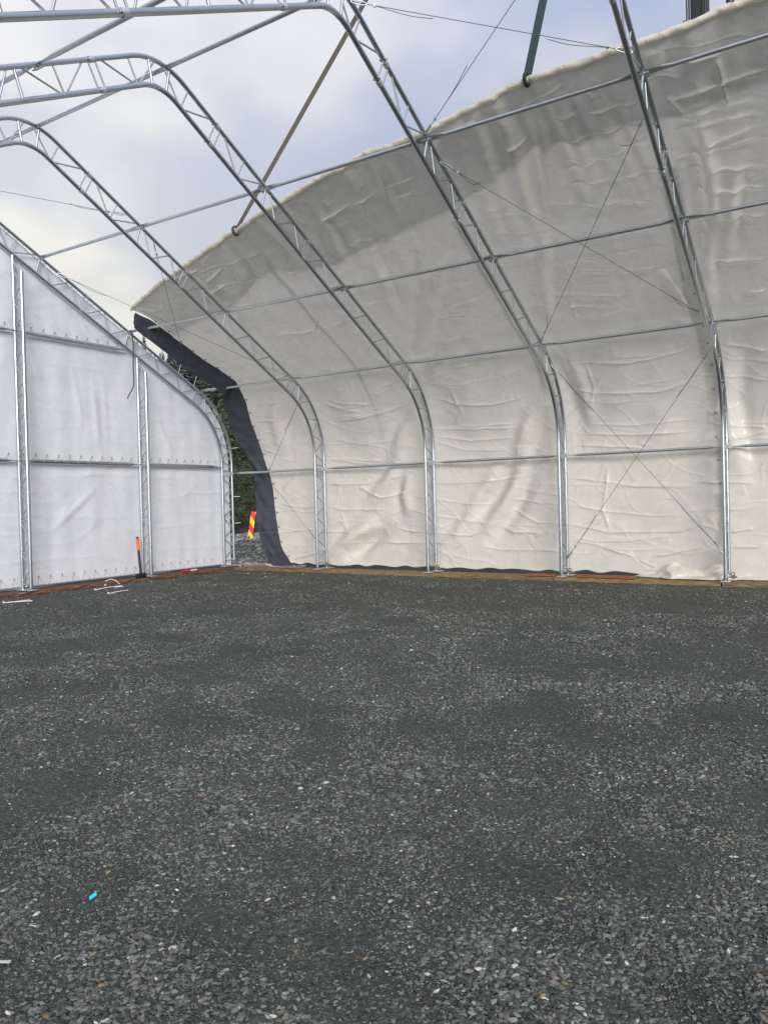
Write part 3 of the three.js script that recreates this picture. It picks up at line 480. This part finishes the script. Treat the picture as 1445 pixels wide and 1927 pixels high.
// two-chord lattice posts
function makePost(top) {
  const o = new THREE.Group();
  bar('wall_chord', V(0.0, 0.01, 0), V(0.0, top, 0), 0.033, M.zinc, o);
  const t2 = top - 0.36; bar('front_chord', V(0.27, 0.01, 0), V(0.27, t2, 0), 0.041, M.zinc, o);
  bar('top_brace', V(0.02, top - 0.12, 0), V(0.25, t2 - 0.02, 0), 0.022, M.zinc, o);
  let k = 0; for (let y = 0.12; y < t2 - 0.3; y += 0.62, k++) {
    bar('rung', V(0.02, y, 0), V(0.25, y, 0), 0.011, M.zincBar, o);
    bar('web_bar', V(0.02, y + 0.05, 0), V(0.25, y + 0.29, 0), 0.011, M.zincBar, o);
    bar('web_bar', V(0.25, y + 0.33, 0), V(0.02, y + 0.57, 0), 0.011, M.zincBar, o);
  }
  part('base_plate', box(0.46, 0.012, 0.20, 0.003).translate(0.13, 0.008, 0), M.zincPlate, o);
  part('anchor_bolt', mergeGeometries([barGeo(V(0.33, 0.01, 0.06), V(0.33, 0.06, 0.06), 0.011), barGeo(V(0.12, 0.01, -0.06), V(0.12, 0.07, -0.06), 0.011), barGeo(V(0.07, 0.09, -0.05), V(0.20, 0.09, 0.05), 0.014)]), M.bolt, o);
  if (top > 4) for (const x of [0, 0.27]) part('splice_sleeve', new THREE.CylinderGeometry(0.035, 0.035, 0.05, 12).translate(x, 3.62, 0), M.zincPlate, o);
  return o;
}
const innerH = (u) => { let lo = 0, hi = SR; for (let k = 0; k < 40; k++) { const m = (lo + hi) / 2; at(m, -GAP).u < u ? lo = m : hi = m; } return at(lo, -GAP).h; };
for (const [u, label] of [[2.66, 'short galvanised lattice gable post beside the sledgehammer'], [5.66, 'tall galvanised lattice gable post near the left edge']]) {
  const o = makePost(innerH(u) - 0.03); o.name = numbered('gable_post'); o.position.set(0, 0.002, u); o.userData = { label, category: 'post', group: 'lattice posts of the gable' }; scene.add(o);
}
// horizontal rails between posts, with lacing
const rope = (pts, r = 0.0045) => poly(pts, r, 5);
function gableRail(h, ua, ub, label) {
  const len = Math.abs(ub - ua), o = thing('gable_rail', label, 'rail', [0.0, h, Math.max(ua, ub)], 'rails of the gable');
  const t = part('tube', purlinGeo(len, 0.26).scale(1, 1.45, 1.45), M.zinc, o); t.rotation.y = Math.PI / 2; t.rotation.order = 'YXZ';
  const pts = [], n = Math.max(4, Math.round(len / 0.27)); const top = [];
  for (let k = 0; k < n; k++) { const z = -(k + 0.5) * len / n, u = Math.max(ua, ub) + z, gx = gableX(u, h + 0.14) + 0.012; top.push([z, gx]); pts.push(V(gx, 0.14, z), V(0.0, 0.05, z - 0.03), V(0.05, 0, z - 0.10), V(0.0, -0.05, z - 0.09), V(-0.038, 0.05, z - 0.15)); }
  part('lacing_rope', rope(pts.slice(0, -3)), M.rope, o);
  for (const [z, gx] of top) { const e = part('eyelet', eyeletGeo, M.bolt, o); e.position.set(gx + 0.004, 0.14, z); e.rotation.y = Math.PI / 2; }
  return o;
}
gableRail(2.56, 5.63, 2.69, 'lower gable rail between the two posts, wound with lacing');
gableRail(2.56, 2.63, 0.05, 'lower gable rail between the short post and the gable arch');
gableRail(2.56, 8.6, 5.69, 'lower gable rail running out of the picture left of the tall post');
gableRail(5.12, 5.63, 2.98, 'upper gable rail right of the tall post, wound with lacing');
gableRail(5.12, 8.6, 5.69, 'upper gable rail cut by the left edge of the picture');
{ // lacing of the sheet to the foot rail and to the arch
  const foot = thing('foot_rail', 'thin pipe at the foot of the gable sheet with zigzag lacing', 'rail', [0, 0, 0]);
  part('pipe', barGeo(V(-0.03, 0.055, 0.1), V(-0.03, 0.055, 9.5), 0.02), M.zincBar, foot);
  const pts = []; for (let u = 9.3; u > 0.15; u -= 0.27) { pts.push(V(gableX(u, 0.22) + 0.012, 0.22 + 0.01 * N(u * 3, 1, 1), u), V(-0.006, 0.06, u - 0.135)); }
  part('lacing_rope', rope(pts), M.rope, foot);
  pts.filter((p, i) => i % 2 === 0).forEach((p) => { const e = part('eyelet', eyeletGeo, M.bolt, foot); e.position.copy(p); e.rotation.y = Math.PI / 2; });
  const arcP = []; for (let s = 0.15; s < SR; s += 0.22) { const q = at(s, -0.06), w = at(s + 0.11, 0.035); arcP.push(V(-0.045, q.h, q.u), V(-0.01, w.h, w.u)); }
  part('arch_lacing', rope(arcP, 0.005), M.rope, gable);
  const tails = [[1.1, 0.20, 0.02], [1.8, 0.21, 0.0], [2.05 - 1.4, 0.24, 0.05], [3.05, 0.22, -0.02], [5.05, 0.22, 0.22], [5.6, 0.24, 0.3], [6.2, 0.16, 0.2], [8.1, 0.2, 0.16], [8.8, 0.22, 0.1], [9.4, 0.2, 0.2], [7.5, 0.18, 0.2]];
  for (const [s, l, up] of tails) { const q = at(s, 0.03), a = V(0, q.h, q.u); part('cable_tie_tail', tube([a, a.clone().add(V(0.02, q.nh * l * 0.5 + up * 0.3, q.nu * l * 0.5)), a.clone().add(V(0.05, q.nh * l + up * 0.6, q.nu * l))], 0.007, 5), M.whitePlastic, gable); }
}

// ---------------------------------------------------------------- bracing wires
function wire(label, a, b, opt = {}) {
  const { ends = [1, 1], tail = 0.55 } = opt, o = thing('bracing_wire', label, 'wire', a.toArray(), 'bracing wires'), d = b.clone().sub(a), L = d.length(), u = d.clone().normalize(), side = V(u.z, 0, -u.x).normalize();
  bar('cable', V(0, 0, 0), d, 0.0042, M.cable, o);
  const loop = (p, dir, k) => {
    if (!k) return;
    const c0 = p.clone().addScaledVector(dir, 0.04), pts = []; for (let i = 0; i <= 12; i++) { const t = i / 12 * Math.PI * 2; pts.push(c0.clone().addScaledVector(dir, 0.10 - 0.10 * Math.cos(t)).addScaledVector(UP, 0.024 * Math.sin(t))); }
    part('shackle', tube(pts, 0.007, 6, 24), M.zincPlate, o);
    part('wire_clamp', box(0.03, 0.035, 0.03).applyQuaternion(new THREE.Quaternion().setFromUnitVectors(V(1, 0, 0), dir)).translate(...p.clone().addScaledVector(dir, 0.34).toArray()), M.bolt, o);
    const q = p.clone().addScaledVector(dir, 0.34); part('free_end', tube([q, q.clone().addScaledVector(dir, tail * 0.5).addScaledVector(side, 0.03).add(V(0, -0.03, 0)), q.clone().addScaledVector(dir, tail * 0.8).addScaledVector(side, 0.05 * k).add(V(0, 0.10 * (k - 1), 0))], 0.0042, 5), M.cable, o);
  };
  loop(V(0, 0, 0), u, ends[0]); loop(d, u.clone().negate(), ends[1]); return o;
}
const node = (k, s) => P(k * BAY, s, -0.045);
wire('wire from the third arch ridge across open sky to the nearest arch', node(3, S5 - 0.15), node(4, S4 + 0.32), { ends: [1, 1], tail: 0.9 });
wire('wire dropping from the top edge to the third arch at its fourth purlin', node(4, S5 - 0.1), node(3, S4 + 0.1), { ends: [0, 1], tail: 1.2 });
wire('wire slanting down right from the third arch over the tan cover', node(3, S4 - 0.35), node(4, S2 + 0.14), { ends: [2, 1.6] });
wire('wire slanting down left from the nearest arch over the tan cover', node(4, S4 - 0.4), node(3, S2 + 0.12), { ends: [2, 1.6] });
wire('wire slanting down right from the third arch over the white wall cover', node(3, S2 - 0.45), P(12, 0.42, -0.06), { ends: [1, 1], tail: 1.2 });
wire('wire slanting down left from the nearest arch over the white wall cover', node(4, S2 - 0.4), P(9, 0.32, -0.06), { ends: [1, 1], tail: 1.0 });
wire('wire near the left edge crossing sky from the first arch towards the gable ridge', node(1, S4 + 0.34), node(0, S5 - 0.2), { ends: [1, 0], tail: 0.9 });
wire('wire from the gable arch slanting down to the first arch over the cover corner', node(0, S4 - 0.4), node(1, S2 + 0.15), { ends: [1, 0], tail: 0.9 });
wire('wire dropping from the first arch to the gable arch in front of the dark flap', node(1, S4 - 0.35), node(0, S2 + 0.2), { ends: [1, 0] });
wire('wire from the gable arch bend down to the foot of the first arch', node(0, S2 - 0.6), P(3, 0.42, -0.05), { ends: [1, 1], tail: 0.4 });
wire('wire from the first arch bend down behind the dark flap', node(1, S2 - 0.45), P(0.02, 0.30, -0.02), { ends: [1, 0], tail: 0.9 });
{ const a = P(0.12, S3 - 0.02, -0.03), o = thing('hanging_cord', 'black cord hanging from the third purlin beside the short gable post', 'cord', a.toArray());
  part('cord', tube([V(0, 0.06, 0), V(0.02, -0.3, 0), V(0.03, -0.8, 0.02), V(0.05, -1.22, 0.05), V(0.02, -1.42, 0.16), V(0.02, -1.5, 0.2)], 0.013, 6), M.black, o); }

// ---------------------------------------------------------------- lifting slings and the crane outside
const HOOK = V(10.65, 21.6, -1.81);
function sling(label, p, mat, w) {
  const o = thing('lifting_sling', label, 'sling', p.toArray(), 'lifting slings'), d = HOOK.clone().sub(p), n = 60, u = d.clone().normalize(), e1 = V(1, 0, 0.4).normalize(); e1.addScaledVector(u, -e1.dot(u)).normalize(); const e2 = new THREE.Vector3().crossVectors(u, e1);
  const ring = (t) => { const tw = 0.5 + t * 3.4; return e1.clone().multiplyScalar(Math.cos(tw)).addScaledVector(e2, Math.sin(tw)); };
  const strip = (sgn) => sheet(2, n, (a, b) => { const c = d.clone().multiplyScalar(b), r = ring(b), nn = new THREE.Vector3().crossVectors(u, r), q = c.addScaledVector(r, (a - 0.5) * w).addScaledVector(nn, sgn * 0.003); return [q.x, q.y, q.z, a * w, b * 12]; });
  part('webbing', mergeGeometries([strip(1), strip(-1)]), mat, o);
  part('choker_loop', new THREE.TorusGeometry(0.075, 0.02, 8, 20).rotateY(Math.PI / 2).scale(1.3, 1, 1), mat, o);
}
const lipPoint = (x) => coverAt(x, topOf(x) + 0.03, 0.02);
sling('olive brown webbing sling choked round the left part of the cover edge', lipPoint(4.61), M.webbing, 0.085);
sling('dark green webbing sling choked round the cover edge left of the nearest arch', lipPoint(10.56), M.webbingGreen, 0.11);
{
  const c = thing('loader_crane', 'black crane column with a slim second column rising behind the cover at upper right', 'crane', [10.8, -0.07, -5]);
  part('base', mergeGeometries([box(2.2, 0.5, 2.4, 0.05).translate(0.2, 0.6, -0.4), box(1.2, 0.9, 1.2, 0.05).translate(0, 1.3, 0), ...[-1, 1].flatMap((s) => [-1, 1].map((t) => mergeGeometries([box(0.16, 0.7, 0.16).translate(0.2 + s * 1.3, 0.38, -0.4 + t * 1.0), box(0.4, 0.06, 0.4).translate(0.2 + s * 1.3, 0.03, -0.4 + t * 1.0), box(0.5, 0.14, 0.14).translate(0.2 + s * 1.2, 0.62, -0.4 + t * 1.0)])))]), M.blackPaint, c);
  part('column', mergeGeometries([box(0.36, 18.4, 0.42, 0.03).translate(0.06, 10.8, 0), box(0.05, 17, 0.46, 0.01).translate(0.16, 10.2, 0)]), M.blackPaint, c);
  for (const x of [-0.155, -0.205]) part('hydraulic_pipe', new THREE.CylinderGeometry(0.018, 0.018, 17, 8).translate(x, 10.2, 0.15), M.blackPaint, c);
  part('pipe_clip', new THREE.TorusGeometry(0.06, 0.014, 6, 12).translate(-0.25, 12.72, 0.17), M.cable, c);
  part('lift_cylinder', new THREE.CylinderGeometry(0.09, 0.09, 18, 14).translate(0.72, 10.6, 0), new THREE.MeshStandardMaterial({ color: lin(0.035, 0.032, 0.032), roughness: 0.5 }), c);
  const jib = part('jib', mergeGeometries([box(0.4, 0.5, 0.5, 0.03).translate(0.06, 20.0, 0), box(1.1, 0.3, 0.3, 0.03).translate(0.4, 19.6, 0)]), M.blackPaint, c);
  bar('jib_arm', V(0.06, 20.1, 0), V(-0.15, 24.2, 3.19), 0.16, M.blackPaint, c);
  part('hook_block', mergeGeometries([barGeo(V(-0.15, 24.2, 3.19), V(-0.15, 21.9, 3.19), 0.012), box(0.3, 0.4, 0.16, 0.05).translate(-0.15, 22.0, 3.19), new THREE.TorusGeometry(0.1, 0.03, 8, 16, 4.6).translate(-0.15, 21.72, 3.19)]), M.blackPaint, c);
}

// ---------------------------------------------------------------- sleepers and odd timber
const GY = -0.07;
function plank(name, label, len, w, t, x, y, z, turn, mat, group) {
  const g = box(len, t, w, 0.006), uv = g.attributes.uv, p = g.attributes.position; for (let i = 0; i < p.count; i++) uv.setXY(i, p.getX(i) / 1.2 + x * 0.37, (p.getZ(i) + p.getY(i)) / 0.35 + z * 0.7);
  const m = solo(name, g, mat, label, 'timber', [x, y + t / 2, z], group); m.rotation.y = turn; return m;
}
const sleepers = [[0.42, 2.9, 'pale sleeper from the corner to the foot of the first arch', M.pineWorn], [3.34, 3.5, 'brown sleeper under the cover between first and second arch feet', M.pine], [6.86, 2.0, 'short sleeper right of the second arch foot', M.pineWorn], [8.88, 3.05, 'sleeper under the third arch foot below the two red boards', M.pine], [11.95, 3.2, 'sleeper under the nearest arch foot running out of the picture', M.pineWorn]];
for (const [x, l, label, m] of sleepers) plank('sleeper', label, l, 0.24, 0.066, x + l / 2, GY - 0.004, 0.0 + 0.012 * Math.sin(x * 5), 0.004 * Math.sin(x * 9), m, 'sleepers under the side wall');
for (const [x, l, label] of [[0.3, 5.0, 'rear sleeper under the cover hem near the corner'], [5.34, 5.0, 'rear sleeper under the cover hem behind the second and third arches'], [10.38, 4.8, 'rear sleeper under the cover hem behind the nearest arch']]) plank('sleeper', label, l, 0.22, 0.064, x + l / 2, GY - 0.004, -0.37, 0, M.pineWorn, 'sleepers under the side wall');
for (const [z, l, label] of [[0.25, 2.6, 'red brown gable sleeper by the corner, right of the short post'], [2.88, 3.3, 'red brown gable sleeper between the two posts'], [6.2, 3.2, 'red brown gable sleeper at the left edge of the picture']]) plank('sleeper', label, l, 0.46, 0.066, 0.14, GY - 0.004, z + l / 2, Math.PI / 2, M.redwood, 'sleepers under the gable');
plank('board', 'short orange brown board left of the third arch foot', 0.62, 0.10, 0.05, 8.56, 0.0, -0.02, 0.03, M.redwoodBright, 'loose boards');
plank('board', 'longer red brown board right of the third arch foot', 1.12, 0.10, 0.055, 9.86, 0.0, -0.02, 0.02, M.redwoodBright, 'loose boards');
plank('board', 'thin pale board lying beside the end flap', 0.62, 0.12, 0.03, 2.1, 0.0, -0.08, 0.05, M.pine, 'loose boards');

// ---------------------------------------------------------------- small things
{
  const h = thing('sledgehammer', 'sledgehammer with orange grip standing on its head by the short gable post', 'hammer', [0.26, 0.0, 2.95]);
  part('head', box(0.10, 0.10, 0.24, 0.015).translate(0, 0.05, 0), M.black, h);
  bar('handle', V(0, 0.09, 0), V(-0.04, 0.62, 0.012), 0.028, M.black, h);
  bar('grip', V(-0.04, 0.62, 0.012), V(-0.058, 0.88, 0.018), 0.036, new THREE.MeshStandardMaterial({ color: lin(0.75, 0.13, 0.035), roughness: 0.5 }), h);
  bar('end_cap', V(-0.058, 0.88, 0.018), V(-0.060, 0.92, 0.019), 0.032, M.black, h);
}
{
  const h = thing('hand_tool', 'small red handled tool lying on the gable sleeper near the corner', 'tool', [0.27, 0.03, 1.5]);
  bar('handle', V(0, 0, 0.24), V(0, 0.005, -0.02), 0.026, new THREE.MeshStandardMaterial({ color: lin(0.42, 0.02, 0.02), roughness: 0.5 }), h);
  bar('shaft', V(0, 0.005, -0.02), V(0, 0.01, -0.24), 0.014, M.whitePlastic, h);
}
const tie = (label, x, z, pts) => { const o = thing('cable_tie', label, 'cable tie', [x, GY + 0.012, z], 'cut cable ties on the gravel'); pts.forEach((q, i) => part('strap', tube(q.map(([a, b, c]) => V(a, b, c)), 0.007, 5), M.whitePlastic, o)); part('lock', box(0.03, 0.024, 0.03).translate(pts[0][0][0], 0.008, pts[0][0][2]), M.whitePlastic, o); };
tie('forked white cable tie on the gravel below the tall gable post', 1.15, 6.5, [[[0.0, 0, 0.28], [0.1, 0.006, 0.05], [0.02, 0, -0.22]], [[0.06, 0, 0.15], [0.16, 0.004, 0.0], [0.24, 0.0, -0.12]]]);
tie('straight white cable tie with a lock on the gravel between the posts', 1.75, 4.75, [[[0.05, 0, 0.3], [0.02, 0.01, 0.0], [-0.05, 0, -0.25]]]);
tie('wavy thin white cable tie on the gravel close to the gable sleeper', 0.95, 4.25, [[[0, 0, 0.45], [0.02, 0.02, 0.15], [-0.06, 0.01, -0.1], [-0.12, 0, -0.3]], [[-0.04, 0.0, -0.05], [0.05, 0.01, -0.2]]]);
tie('arched white cable tie springing from the gable sleeper', 0.42, 3.85, [[[-0.04, 0.08, 0.16], [0.0, 0.12, 0.05], [0.05, 0.07, -0.06], [0.08, 0.0, -0.12]]]);
{ const g = box(0.034, 0.007, 0.018, 0.003); const m = solo('plastic_scrap', g, new THREE.MeshStandardMaterial({ color: lin(0.02, 0.52, 0.72), roughness: 0.4 }), 'bright turquoise plastic scrap on the gravel at lower left', 'scrap', [11.60, groundY(11.6, 12.88) + 0.012, 12.88]); m.rotation.set(0.5, 0.9, 0.2); }
{ const g = box(0.10, 0.006, 0.014, 0.003); const m = solo('plastic_strip', g, new THREE.MeshStandardMaterial({ color: lin(0.42, 0.43, 0.40), roughness: 0.6 }), 'pale strip on the gravel at the lower left picture edge', 'scrap', [11.69, groundY(11.69, 13.36) + 0.010, 13.36]); m.rotation.set(0, 0.5, 0); }
part(numbered('folded_sheet'), sheet(40, 16, (a, b) => { const x = lerp(0.15, 1.75, a), z = lerp(-0.55, -1.15, b); return [x, GY + 0.08 + 0.05 * N(x * 4, z * 5, 2) + 0.05 * Math.sin(x * 5 + z * 3) * (1 - b) - 0.05 * b, z, x, z]; }), M.cover, scene, 'loose white sheet lying on the ground in the corner gap').userData.category = 'tarpaulin';

// ---------------------------------------------------------------- outside: marker, rubble, bank, hill and wood
{
  const o = thing('marker_board', 'tilted red and yellow striped marker board standing beyond the corner gap', 'marker', [-9.3, GY, -11.2]);
  const n = 128, stripes = dataTex(n, (i, j) => { const t = ((j / n * 2.1 + (i / n) * 0.42 + 0.12) % 1 + 1) % 1; return t < 0.54 ? [235, 28, 40] : [250, 220, 20]; }, true);
  const b = part('board', box(0.21, 1.28, 0.03, 0.01).translate(0, 0.72, 0), M.black, o);
  
  b.material = new THREE.MeshStandardMaterial({ map: stripes, roughness: 0.5 });
  { const g = b.geometry, p = g.attributes.position, uv = g.attributes.uv; for (let i = 0; i < p.count; i++) uv.setXY(i, p.getX(i) / 0.21 + 0.5, p.getY(i) / 1.3); }
  part('foot', box(0.5, 0.09, 0.3, 0.02).translate(0, 0.045, 0), M.black, o); bar('stem', V(0, 0.06, 0), V(0, 0.3, 0), 0.03, M.black, o);
  o.rotation.set(0, 0.75, 0); b.rotation.z = -0.16;
}
const hillY = (w, v) => { const bank = ss(41, 46.5, w + 2 * N(v * 0.06, 1, 1)) * (2.6 + 0.9 * N(v * 0.09, 4, 2)); return bank + 0.165 * Math.max(0, w - 45) + ss(50, 90, w) * 3 * N(v * 0.03, w * 0.03, 5); };
const toXZ = (w, v) => [CAMX - 0.7 * w + 0.714 * v, CAMZ - 0.714 * w - 0.7 * v];
M.soil = new THREE.MeshStandardMaterial({ map: dataTex(256, (i, j) => { const k = 1 + 0.7 * tile(i, j, 256, 12, 3) + 0.6 * tile(i, j, 256, 44, 8); return [44 * k, 38 * k, 28 * k].map((q) => Math.max(6, Math.min(255, q))); }, true, 0.25), roughness: 1 });
structure('hill', sheet(160, 130, (a, b) => { const v = lerp(-90, 110, a), w = 39 + Math.pow(b, 1.6) * 220, [x, z] = toXZ(w, v); return [x, GY - 0.35 + 0.35 * ss(39, 41, w) + hillY(w, v) + 0.3 * ss(40, 43, w) * fbm(x * 0.6, z * 0.6, 2, 4) - 0.02, z, x, z]; }), M.soil, 'wooded hillside with a dark earth bank at its foot').userData.category = 'hill';
{ // rubble at the foot of the bank
  const n = 900, im = new THREE.InstancedMesh(stones[3], M.stone, n), m = new THREE.Matrix4(), q = new THREE.Quaternion(), e = new THREE.Euler(), c = new THREE.Color();
  for (let i = 0; i < n; i++) { const w = 37.5 + rr(0, 4) * rnd(), v = rr(-8, 9), [x, z] = toXZ(w, v), s = rr(0.06, 0.24); e.set(rr(0, 6), rr(0, 6), rr(0, 6)); m.compose(V(x, groundY(x, z) + s * 0.3, z), q.setFromEuler(e), V(s, s * 0.7, s * 0.9)); im.setMatrixAt(i, m); const k = rr(0.08, 0.32); im.setColorAt(i, c.setRGB(k * 0.95, k, k * 1.05)); }
  im.name = 'rubble'; im.userData = { kind: 'stuff', label: 'grey broken rock heaped along the foot of the bank', category: 'rubble' }; scene.add(shade(im));
}
{ // loose stone on the rutted yard beyond the corner
  const n = 7000, im = new THREE.InstancedMesh(stones[1], M.stone, n), m = new THREE.Matrix4(), q = new THREE.Quaternion(), e = new THREE.Euler(), c = new THREE.Color();
  for (let i = 0; i < n; i++) { const w = rr(21.5, 39), v = rr(-0.1, 0.1) * w, [x, z] = toXZ(w, v), s = 0.02 + 0.07 * Math.pow(rnd(), 3); if (z > -0.75 || x < -30) { i--; continue; } e.set(rr(-0.4, 0.4), rr(0, 6), rr(-0.4, 0.4)); m.compose(V(x, groundY(x, z) + s * 0.2, z), q.setFromEuler(e), V(s * 1.3, s * 0.55, s)); im.setMatrixAt(i, m); const k = rr(0.06, 0.30); im.setColorAt(i, c.setRGB(k, k, k * 0.95)); }
  im.name = 'yard_stones'; im.userData = { kind: 'stuff', label: 'loose grey stones on the rutted yard beyond the corner gap', category: 'gravel' }; scene.add(shade(im));
}
function coniferGeo() {
  const pos = [], col = [], H = 1, tri = (a, b, c, k) => { for (const p of [a, b, c]) { pos.push(...p); col.push(k[0], k[1], k[2]); } };
  for (let y = 0.06; y < 0.99; y += 0.024) {
    const R = 0.20 * Math.pow(1 - y, 0.85) * rr(0.8, 1.15) + 0.006, n = Math.round(5 + 9 * (1 - y)), ph = rnd() * 6.28;
    for (let i = 0; i < n; i++) {
      const t = ph + i / n * 6.283 + rr(-0.2, 0.2), l = R * rr(0.65, 1.15), droop = l * rr(0.15, 0.5), c = Math.cos(t), s = Math.sin(t), wd = l * rr(0.16, 0.28), k = [rr(0.7, 1.25), rr(0.75, 1.2), rr(0.7, 1.1)];
      const tip = [c * l, y - droop, s * l], m = 0.55, a = [c * l * m - s * wd, y - droop * 0.45, s * l * m + c * wd], b = [c * l * m + s * wd, y - droop * 0.5, s * l * m - c * wd], root = [0, y + 0.012, 0];
      tri(root, a, tip, k); tri(root, tip, b, k); const hang = [c * l * 0.75, y - droop - 0.02, s * l * 0.75]; tri(a, hang, b, k);
    }
  }
  const g = new THREE.BufferGeometry(); g.setAttribute('position', new THREE.Float32BufferAttribute(pos, 3)); g.setAttribute('color', new THREE.Float32BufferAttribute(col, 3)); g.computeVertexNormals(); return g;
}
function leafyGeo() {
  const pos = [], col = [], cl = []; for (let k = 0; k < 26; k++) { const t = rnd() * 6.28, y = rr(0.15, 0.95), r = 0.34 * Math.sin(Math.PI * Math.pow(y, 0.8)) * Math.sqrt(rnd()) + 0.03; cl.push([Math.cos(t) * r, y, Math.sin(t) * r, rr(0.07, 0.15), rr(0.75, 1.3)]); }
  for (const [cx, cy, cz, cr, ck] of cl) for (let i = 0; i < 46; i++) {
    const d = V(rr(-1, 1), rr(-1, 1), rr(-1, 1)).normalize().multiplyScalar(cr * Math.cbrt(rnd())), a = V(rr(-1, 1), rr(-1, 1), rr(-1, 1)).normalize(), b = V(rr(-1, 1), rr(-1, 1), rr(-1, 1)).cross(a).normalize(), s = rr(0.014, 0.028), k = ck * rr(0.8, 1.2), c = V(cx, cy, cz).add(d);
    for (const q of [c.clone().addScaledVector(a, s), c.clone().addScaledVector(b, s), c.clone().addScaledVector(a, -s)]) { pos.push(q.x, q.y, q.z); col.push(k, k, k * 0.9); }
  }
  const g = new THREE.BufferGeometry(); g.setAttribute('position', new THREE.Float32BufferAttribute(pos, 3)); g.setAttribute('color', new THREE.Float32BufferAttribute(col, 3)); g.computeVertexNormals(); return g;
}
M.needle = new THREE.MeshPhysicalMaterial({ color: lin(0.028, 0.054, 0.024), roughness: 1, transmission: 0.25, thickness: 0, vertexColors: true, side: THREE.DoubleSide });
M.leaf = new THREE.MeshPhysicalMaterial({ color: lin(0.062, 0.082, 0.024), roughness: 1, transmission: 0.35, thickness: 0, vertexColors: true, side: THREE.DoubleSide });
M.bark = new THREE.MeshStandardMaterial({ color: lin(0.09, 0.065, 0.045), roughness: 1 });
const conifers = [coniferGeo(), coniferGeo(), coniferGeo()], leafy = [leafyGeo(), leafyGeo()];
const hillAt = (w, v) => GY + hillY(w, v) - 0.1;
{ // the wood reads as one mass through the gap
  const root = new THREE.Group(); root.name = 'far_wood'; root.userData = { kind: 'stuff', label: 'dark conifer and birch wood covering the hillside beyond the gable', category: 'wood' }; scene.add(root);
  const m = new THREE.Matrix4(), q = new THREE.Quaternion(), c = new THREE.Color();
  const fill = (geo, mat, n, wr, hr, wide, name, tint) => { const im = new THREE.InstancedMesh(geo, mat, n); im.name = name; im.userData.kind = 'stuff'; shade(im); for (let i = 0; i < n; i++) { const w = rr(...wr), v = rr(-0.30, 0.22) * w, [x, z] = toXZ(w, v), h = rr(...hr), wd = h * wide * rr(0.8, 1.2); m.compose(V(x, hillAt(w, v), z), q.setFromAxisAngle(UP, rnd() * 6.28), V(wd, h, wd)); im.setMatrixAt(i, m); const k = rr(0.7, 1.3); im.setColorAt(i, tint(c, k)); } root.add(im); };
  conifers.forEach((g, k) => fill(g, M.needle, 130, [60, 150], [6, 10.5], 1.0, 'conifer_trees', (c, k2) => c.setRGB(k2, k2, k2 * 0.9)));
  leafy.forEach((g) => fill(g, M.leaf, 90, [48, 85], [2.5, 5], 1.25, 'birch_trees', (c, k2) => c.setRGB(k2 * rr(0.7, 1.2), k2, k2 * 0.8)));
  leafy.forEach((g) => fill(g, M.leaf, 170, [42.3, 50], [0.6, 1.9], 1.6, 'bank_bushes', (c, k2) => c.setRGB(k2 * rr(0.7, 1.1), k2 * 0.85, k2 * 0.7)));
}
for (const [w, v, h, k, label] of [[100, -2.6, 11.5, 0, 'pointed spruce top against the sky left of the dark flap'], [98, -0.4, 10.6, 1, 'ragged spruce top against the sky touching the dark flap'], [104, -4.4, 10.0, 2, 'small spruce top just above the gable arch against the sky']]) {
  const [x, z] = toXZ(w, v), t = thing('spruce_tree', label, 'tree', [x, hillAt(w, v), z], 'spruces on the skyline');
  part('trunk', new THREE.CylinderGeometry(0.02, 0.17, h * 0.95, 8).translate(0, h * 0.475, 0), M.bark, t);
  const c = part('crown', conifers[k], M.needle, t); c.scale.set(h * 1.05, h, h * 1.05);
}
renderer.render(scene, camera);
